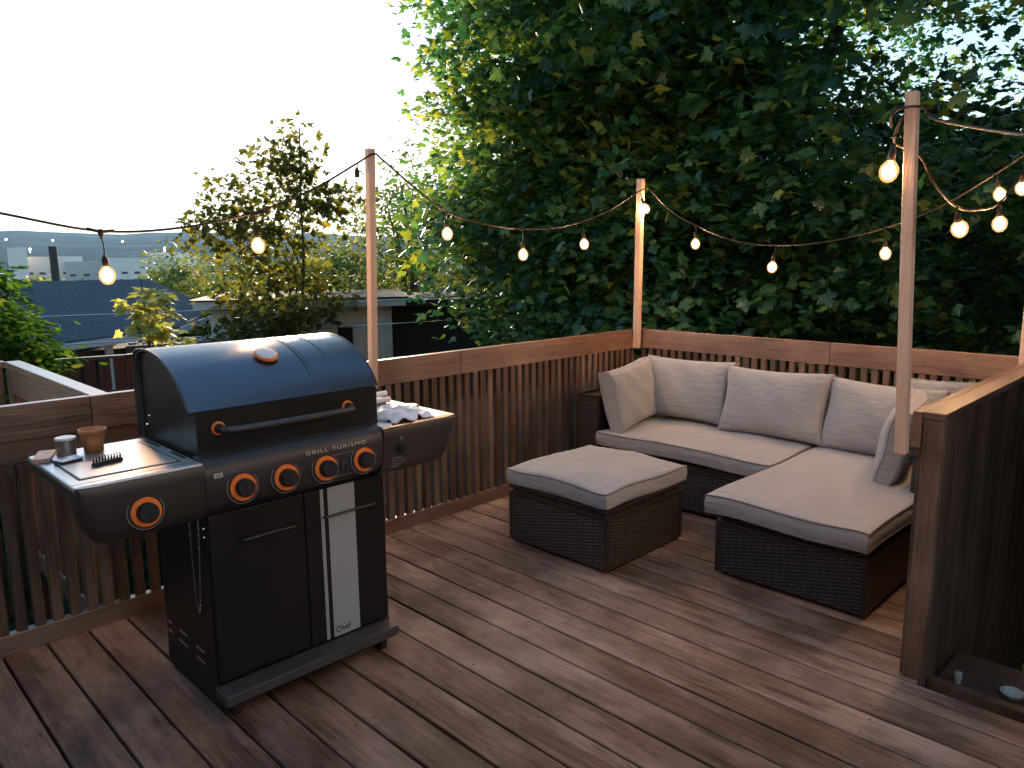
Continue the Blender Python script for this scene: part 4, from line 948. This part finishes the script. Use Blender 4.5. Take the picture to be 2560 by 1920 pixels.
# dark house glimpsed behind the foliage right, pale shed roof
h3 = empty('house', (-2.0, 17.5, -2.6), 'grey sided house glimpsed through dark leaves at the right', 'house', 'neighbouring houses')
box('wall', -6, 5.5, 17, 21, -2.6, 2.6, siding('grey_siding', (.20, .24, .25), .2), h3)
bm = bmesh.new(); quad_solid(bm, [(-6.4, 16.6, 2.6), (6, 16.6, 2.6), (6, 19, 4.0), (-6.4, 19, 4.0)], .15); quad_solid(bm, [(-6.4, 21.4, 2.6), (-6.4, 19.01, 4.0), (6, 19.01, 4.0), (6, 21.4, 2.6)], .15); fin('roof', bm, M['roof'], h3)
sh = empty('shed', (-4.6, 11.4, -2.6), 'small shed with a pale blue slatted roof seen just over the back railing', 'shed')
bm = bmesh.new()
for k in range(5): quad_solid(bm, [(-4.93+k*.10, 10.9, .46+k*.008), (-4.85+k*.10, 10.9, .46+k*.008), (-4.73+k*.10, 11.5, .66+k*.008), (-4.81+k*.10, 11.5, .66+k*.008)], .03)
fin('roof', bm, simple('pale_blue_metal', (.35, .55, .68), .4, .2), sh); box('wall', -4.8, -4.42, 11.0, 11.45, -2.6, .42, M['dsid'], sh)
# red stained garden fences
def rfence(pts, z, label, h=1.7):
    e = empty('garden_fence', (pts[0][0], pts[0][1], z-h), label, 'fence', 'red stained garden fences'); bm = bmesh.new(); vals = []; rl = bmesh.new()
    for (a, b) in zip(pts, pts[1:]):
        a, b = Vector((*a, 0)), Vector((*b, 0)); L = (b-a).length; d = (b-a)/L; n = int(L/.12); s = Vector((d.y, -d.x, 0))
        for k in range(n):
            p = a+d*(k+.5)*L/n; beam(bm, p+Vector((0, 0, z-h)), p+Vector((0, 0, z)), .112, .02, d); vals += [random.random()]*6
        beam(rl, a+Vector((0, 0, z+.018)), b+Vector((0, 0, z+.018)), .07, .03, s)
        for zz in (z-.35, z-.55): beam(rl, a+s*.03+Vector((0, 0, zz)), b+s*.03+Vector((0, 0, zz)), .02, .05, s)
    me = bpy.data.meshes.new('boards'); bm.to_mesh(me); bm.free(); rnd_attr(me, vals); link('boards', me, e, M['redfence']); fin('rail', rl, M['tray'], e)
    return e
rfence([(-9.0, -.5), (-8.74, 2.16), (-8.6, 2.70), (-8.95, 3.6)], .50, 'dark red garden fence left of the barbecue lid below the porch')
rfence([(-9.9, 4.1), (-9.4, 6.2), (-8.5, 8.4)], .02, 'dark red garden fence in front of the cream house')
rfence([(-10.8, 3.4), (-10.5, 4.9)], .36, 'reddish fence piece behind the yellow green sapling')
# utility pole and wires
po = empty('utility_pole', (-58.3, 14.36, -8), 'plain wooden utility pole rising above the blue grey roof', 'pole')
bm = bmesh.new(); lathe(bm, [(.30, -9), (.25, 2.5)], T(-58.3, 14.36, 0), 12); fin('pole', bm, M['bark'], po)
for (z, lb) in ((.40, 'upper thin pale wire crossing in front of the blue grey roof'), (.02, 'lower thin pale wire crossing below the blue grey roof')):
    bm = bmesh.new(); tube(bm, [(-11.4, .2, z+.47), (-11.25, 2.2, z+.42), (-11.0, 4.2, z+.40), (-10.2, 6.6, z+.45), (-8.6, 9.2, z+.55)], .0085, 5)
    tag(fin('wire', bm, M['chrome']), lb, 'wire', 'overhead wires')
# valley buildings
def far(az, dist, w, h, z0, mat, lb, dep=12):
    a = R(az); c = Vector((dist*math.cos(a), dist*math.sin(a), 0)); d = Vector((-math.sin(a), math.cos(a), 0)); f = Vector((math.cos(a), math.sin(a), 0))
    e = empty('far_building', (c.x, c.y, z0), lb, 'building', 'pale buildings in the valley')
    bm = bmesh.new(); hexa(bm, [c-d*w/2+Vector((0, 0, z0)), c+d*w/2+Vector((0, 0, z0)), c+d*w/2+f*dep+Vector((0, 0, z0)), c-d*w/2+f*dep+Vector((0, 0, z0)), c-d*w/2+Vector((0, 0, z0+h)), c+d*w/2+Vector((0, 0, z0+h)), c+d*w/2+f*dep+Vector((0, 0, z0+h)), c-d*w/2+f*dep+Vector((0, 0, z0+h))]); fin('wall', bm, mat, e)
    bm = bmesh.new(); nb = max(2, int(w/6))
    for k in range(nb):
        p = c-d*w/2+d*w*(k+.5)/nb-f*.05; zz = z0+h*.55
        hexa(bm, [p-d*1.6+Vector((0, 0, zz)), p+d*1.6+Vector((0, 0, zz)), p+d*1.6+f*.04+Vector((0, 0, zz)), p-d*1.6+f*.04+Vector((0, 0, zz)), p-d*1.6+Vector((0, 0, zz+1.4)), p+d*1.6+Vector((0, 0, zz+1.4)), p+d*1.6+f*.04+Vector((0, 0, zz+1.4)), p-d*1.6+f*.04+Vector((0, 0, zz+1.4))])
    fin('window_band', bm, M['window'], e)
M['farw'] = simple('pale_render', (.72, .64, .55), .7, 0, 0, 1, .08); M['farg'] = simple('grey_render', (.42, .38, .34), .7)
for k, (az, dist, w, h, z0, mm, lb) in enumerate([
    (168.1, 500, 9, 26, -17, 'farw', 'tall pale block at the left end of the valley buildings'), (166.2, 520, 30, 23, -19, 'farw', 'long pale building just right of the tall pale block'),
    (164.0, 510, 28, 19, -18, 'farg', 'grey fronted building right of the utility pole'), (161.0, 500, 40, 21, -18, 'farw', 'widest pale building above the roof ridge behind the first lit bulb'),
    (159.0, 620, 34, 25, -18, 'farw', 'pale building set further back above the widest one'), (156.6, 560, 20, 21, -19, 'farg', 'small grey building at the right end of the valley buildings'),
    (169.6, 420, 16, 13, -17, 'farw', 'low pale building at the left edge above the round bush'), (171.5, 400, 14, 11, -16, 'farg', 'low grey roofed building at the far left edge')]): far(az, dist, w, h, z0, M[mm], lb)
for i, (az, dist, rr, z) in enumerate([(167.5, 150, 3.2, -3.5), (166.0, 140, 3.0, -4.2), (164.2, 140, 3.0, -5.0), (162.0, 150, 3.2, -5.6), (158.5, 160, 4, -5), (156.8, 130, 4, -4.5)]):
    c = (dist*math.cos(R(az)), dist*math.sin(R(az)), z)
    tree('valley_tree', ['rounded tree behind the utility pole', 'low tree just right of the utility pole', 'low dark tree above the middle of the roof ridge', 'low olive tree left of the first lit bulb', 'low tree right of the first lit bulb above the ridge', 'tree at the right end of the roof ridge'][i], 'tree', (c[0], c[1], -13), [(c, (rr*1.3, rr*1.6, rr), 70)], M['bush' if i % 2 else 'mid'], KITE, .8, group='low trees in the valley', trunk=(.3, .1), branches=2, seed=80+i, n=9, spread=.9, shell=.3, jit=.8)
for k in range(13):
    az = [168.6, 167.0, 166.1, 165.2, 163.0, 162.1, 161.8, 161.4, 158.9, 158.5, 158.3, 167.4, 159.6][k]; el = [1.35, 1.25, 1.3, 1.2, 1.1, 1.25, 1.0, 1.05, 1.1, 1.05, 1.1, .75, .8][k]; dist = 2400 if el > .9 else 1900
    c = (dist*math.cos(R(az)), dist*math.sin(R(az)), 1.53+dist*math.tan(R(el)))
    bm = bmesh.new(); lathe(bm, [(.4, -14), (.4, -2)], T(*c), 5); lathe(bm, [(.5, -1.5), (2.0, -.8), (2.0, .8), (.5, 1.5)], T(*c), 8)
    o = fin('street_lamp', bm, M['lamp']); tag(o, 'tiny white point of light on the hazy distant hillside', 'street lamp', 'lights on the hillside')
# house wall behind the camera: the deck belongs to it
hb = empty('house', (0, -3, 0), 'dark sided house the deck is built against, behind the viewpoint', 'house')
box('wall', -3.4, 6, -8, -1.42, -2.6, 4.6, M['dsid'], hb); box('wing_wall', .8, 7, 2.95, 9, -2.6, 5.2, M['dsid'], hb)  # wing added out of view to keep sky light off the right railing
# ---------------------------------------------------------------- air
def haze():
    bm = bmesh.new(); bx(bm, -5200, 5200, -5200, 5200, -24.5, 170)
    me = bpy.data.meshes.new('haze'); bm.to_mesh(me); bm.free()
    m = bpy.data.materials.new('air'); m.use_nodes = True; n = m.node_tree.nodes; n.clear()
    o = n.new("ShaderNodeOutputMaterial"); v = n.new("ShaderNodeVolumePrincipled"); v.inputs['Color'].default_value = (.38, .64, 1.0, 1); v.inputs['Density'].default_value = .00005; v.inputs['Anisotropy'].default_value = .2
    m.node_tree.links.new(v.outputs[0], o.inputs['Volume']); me.materials.append(m)
    ob = bpy.data.objects.new('haze', me); col.objects.link(ob); tag(ob, kind='stuff')
haze()
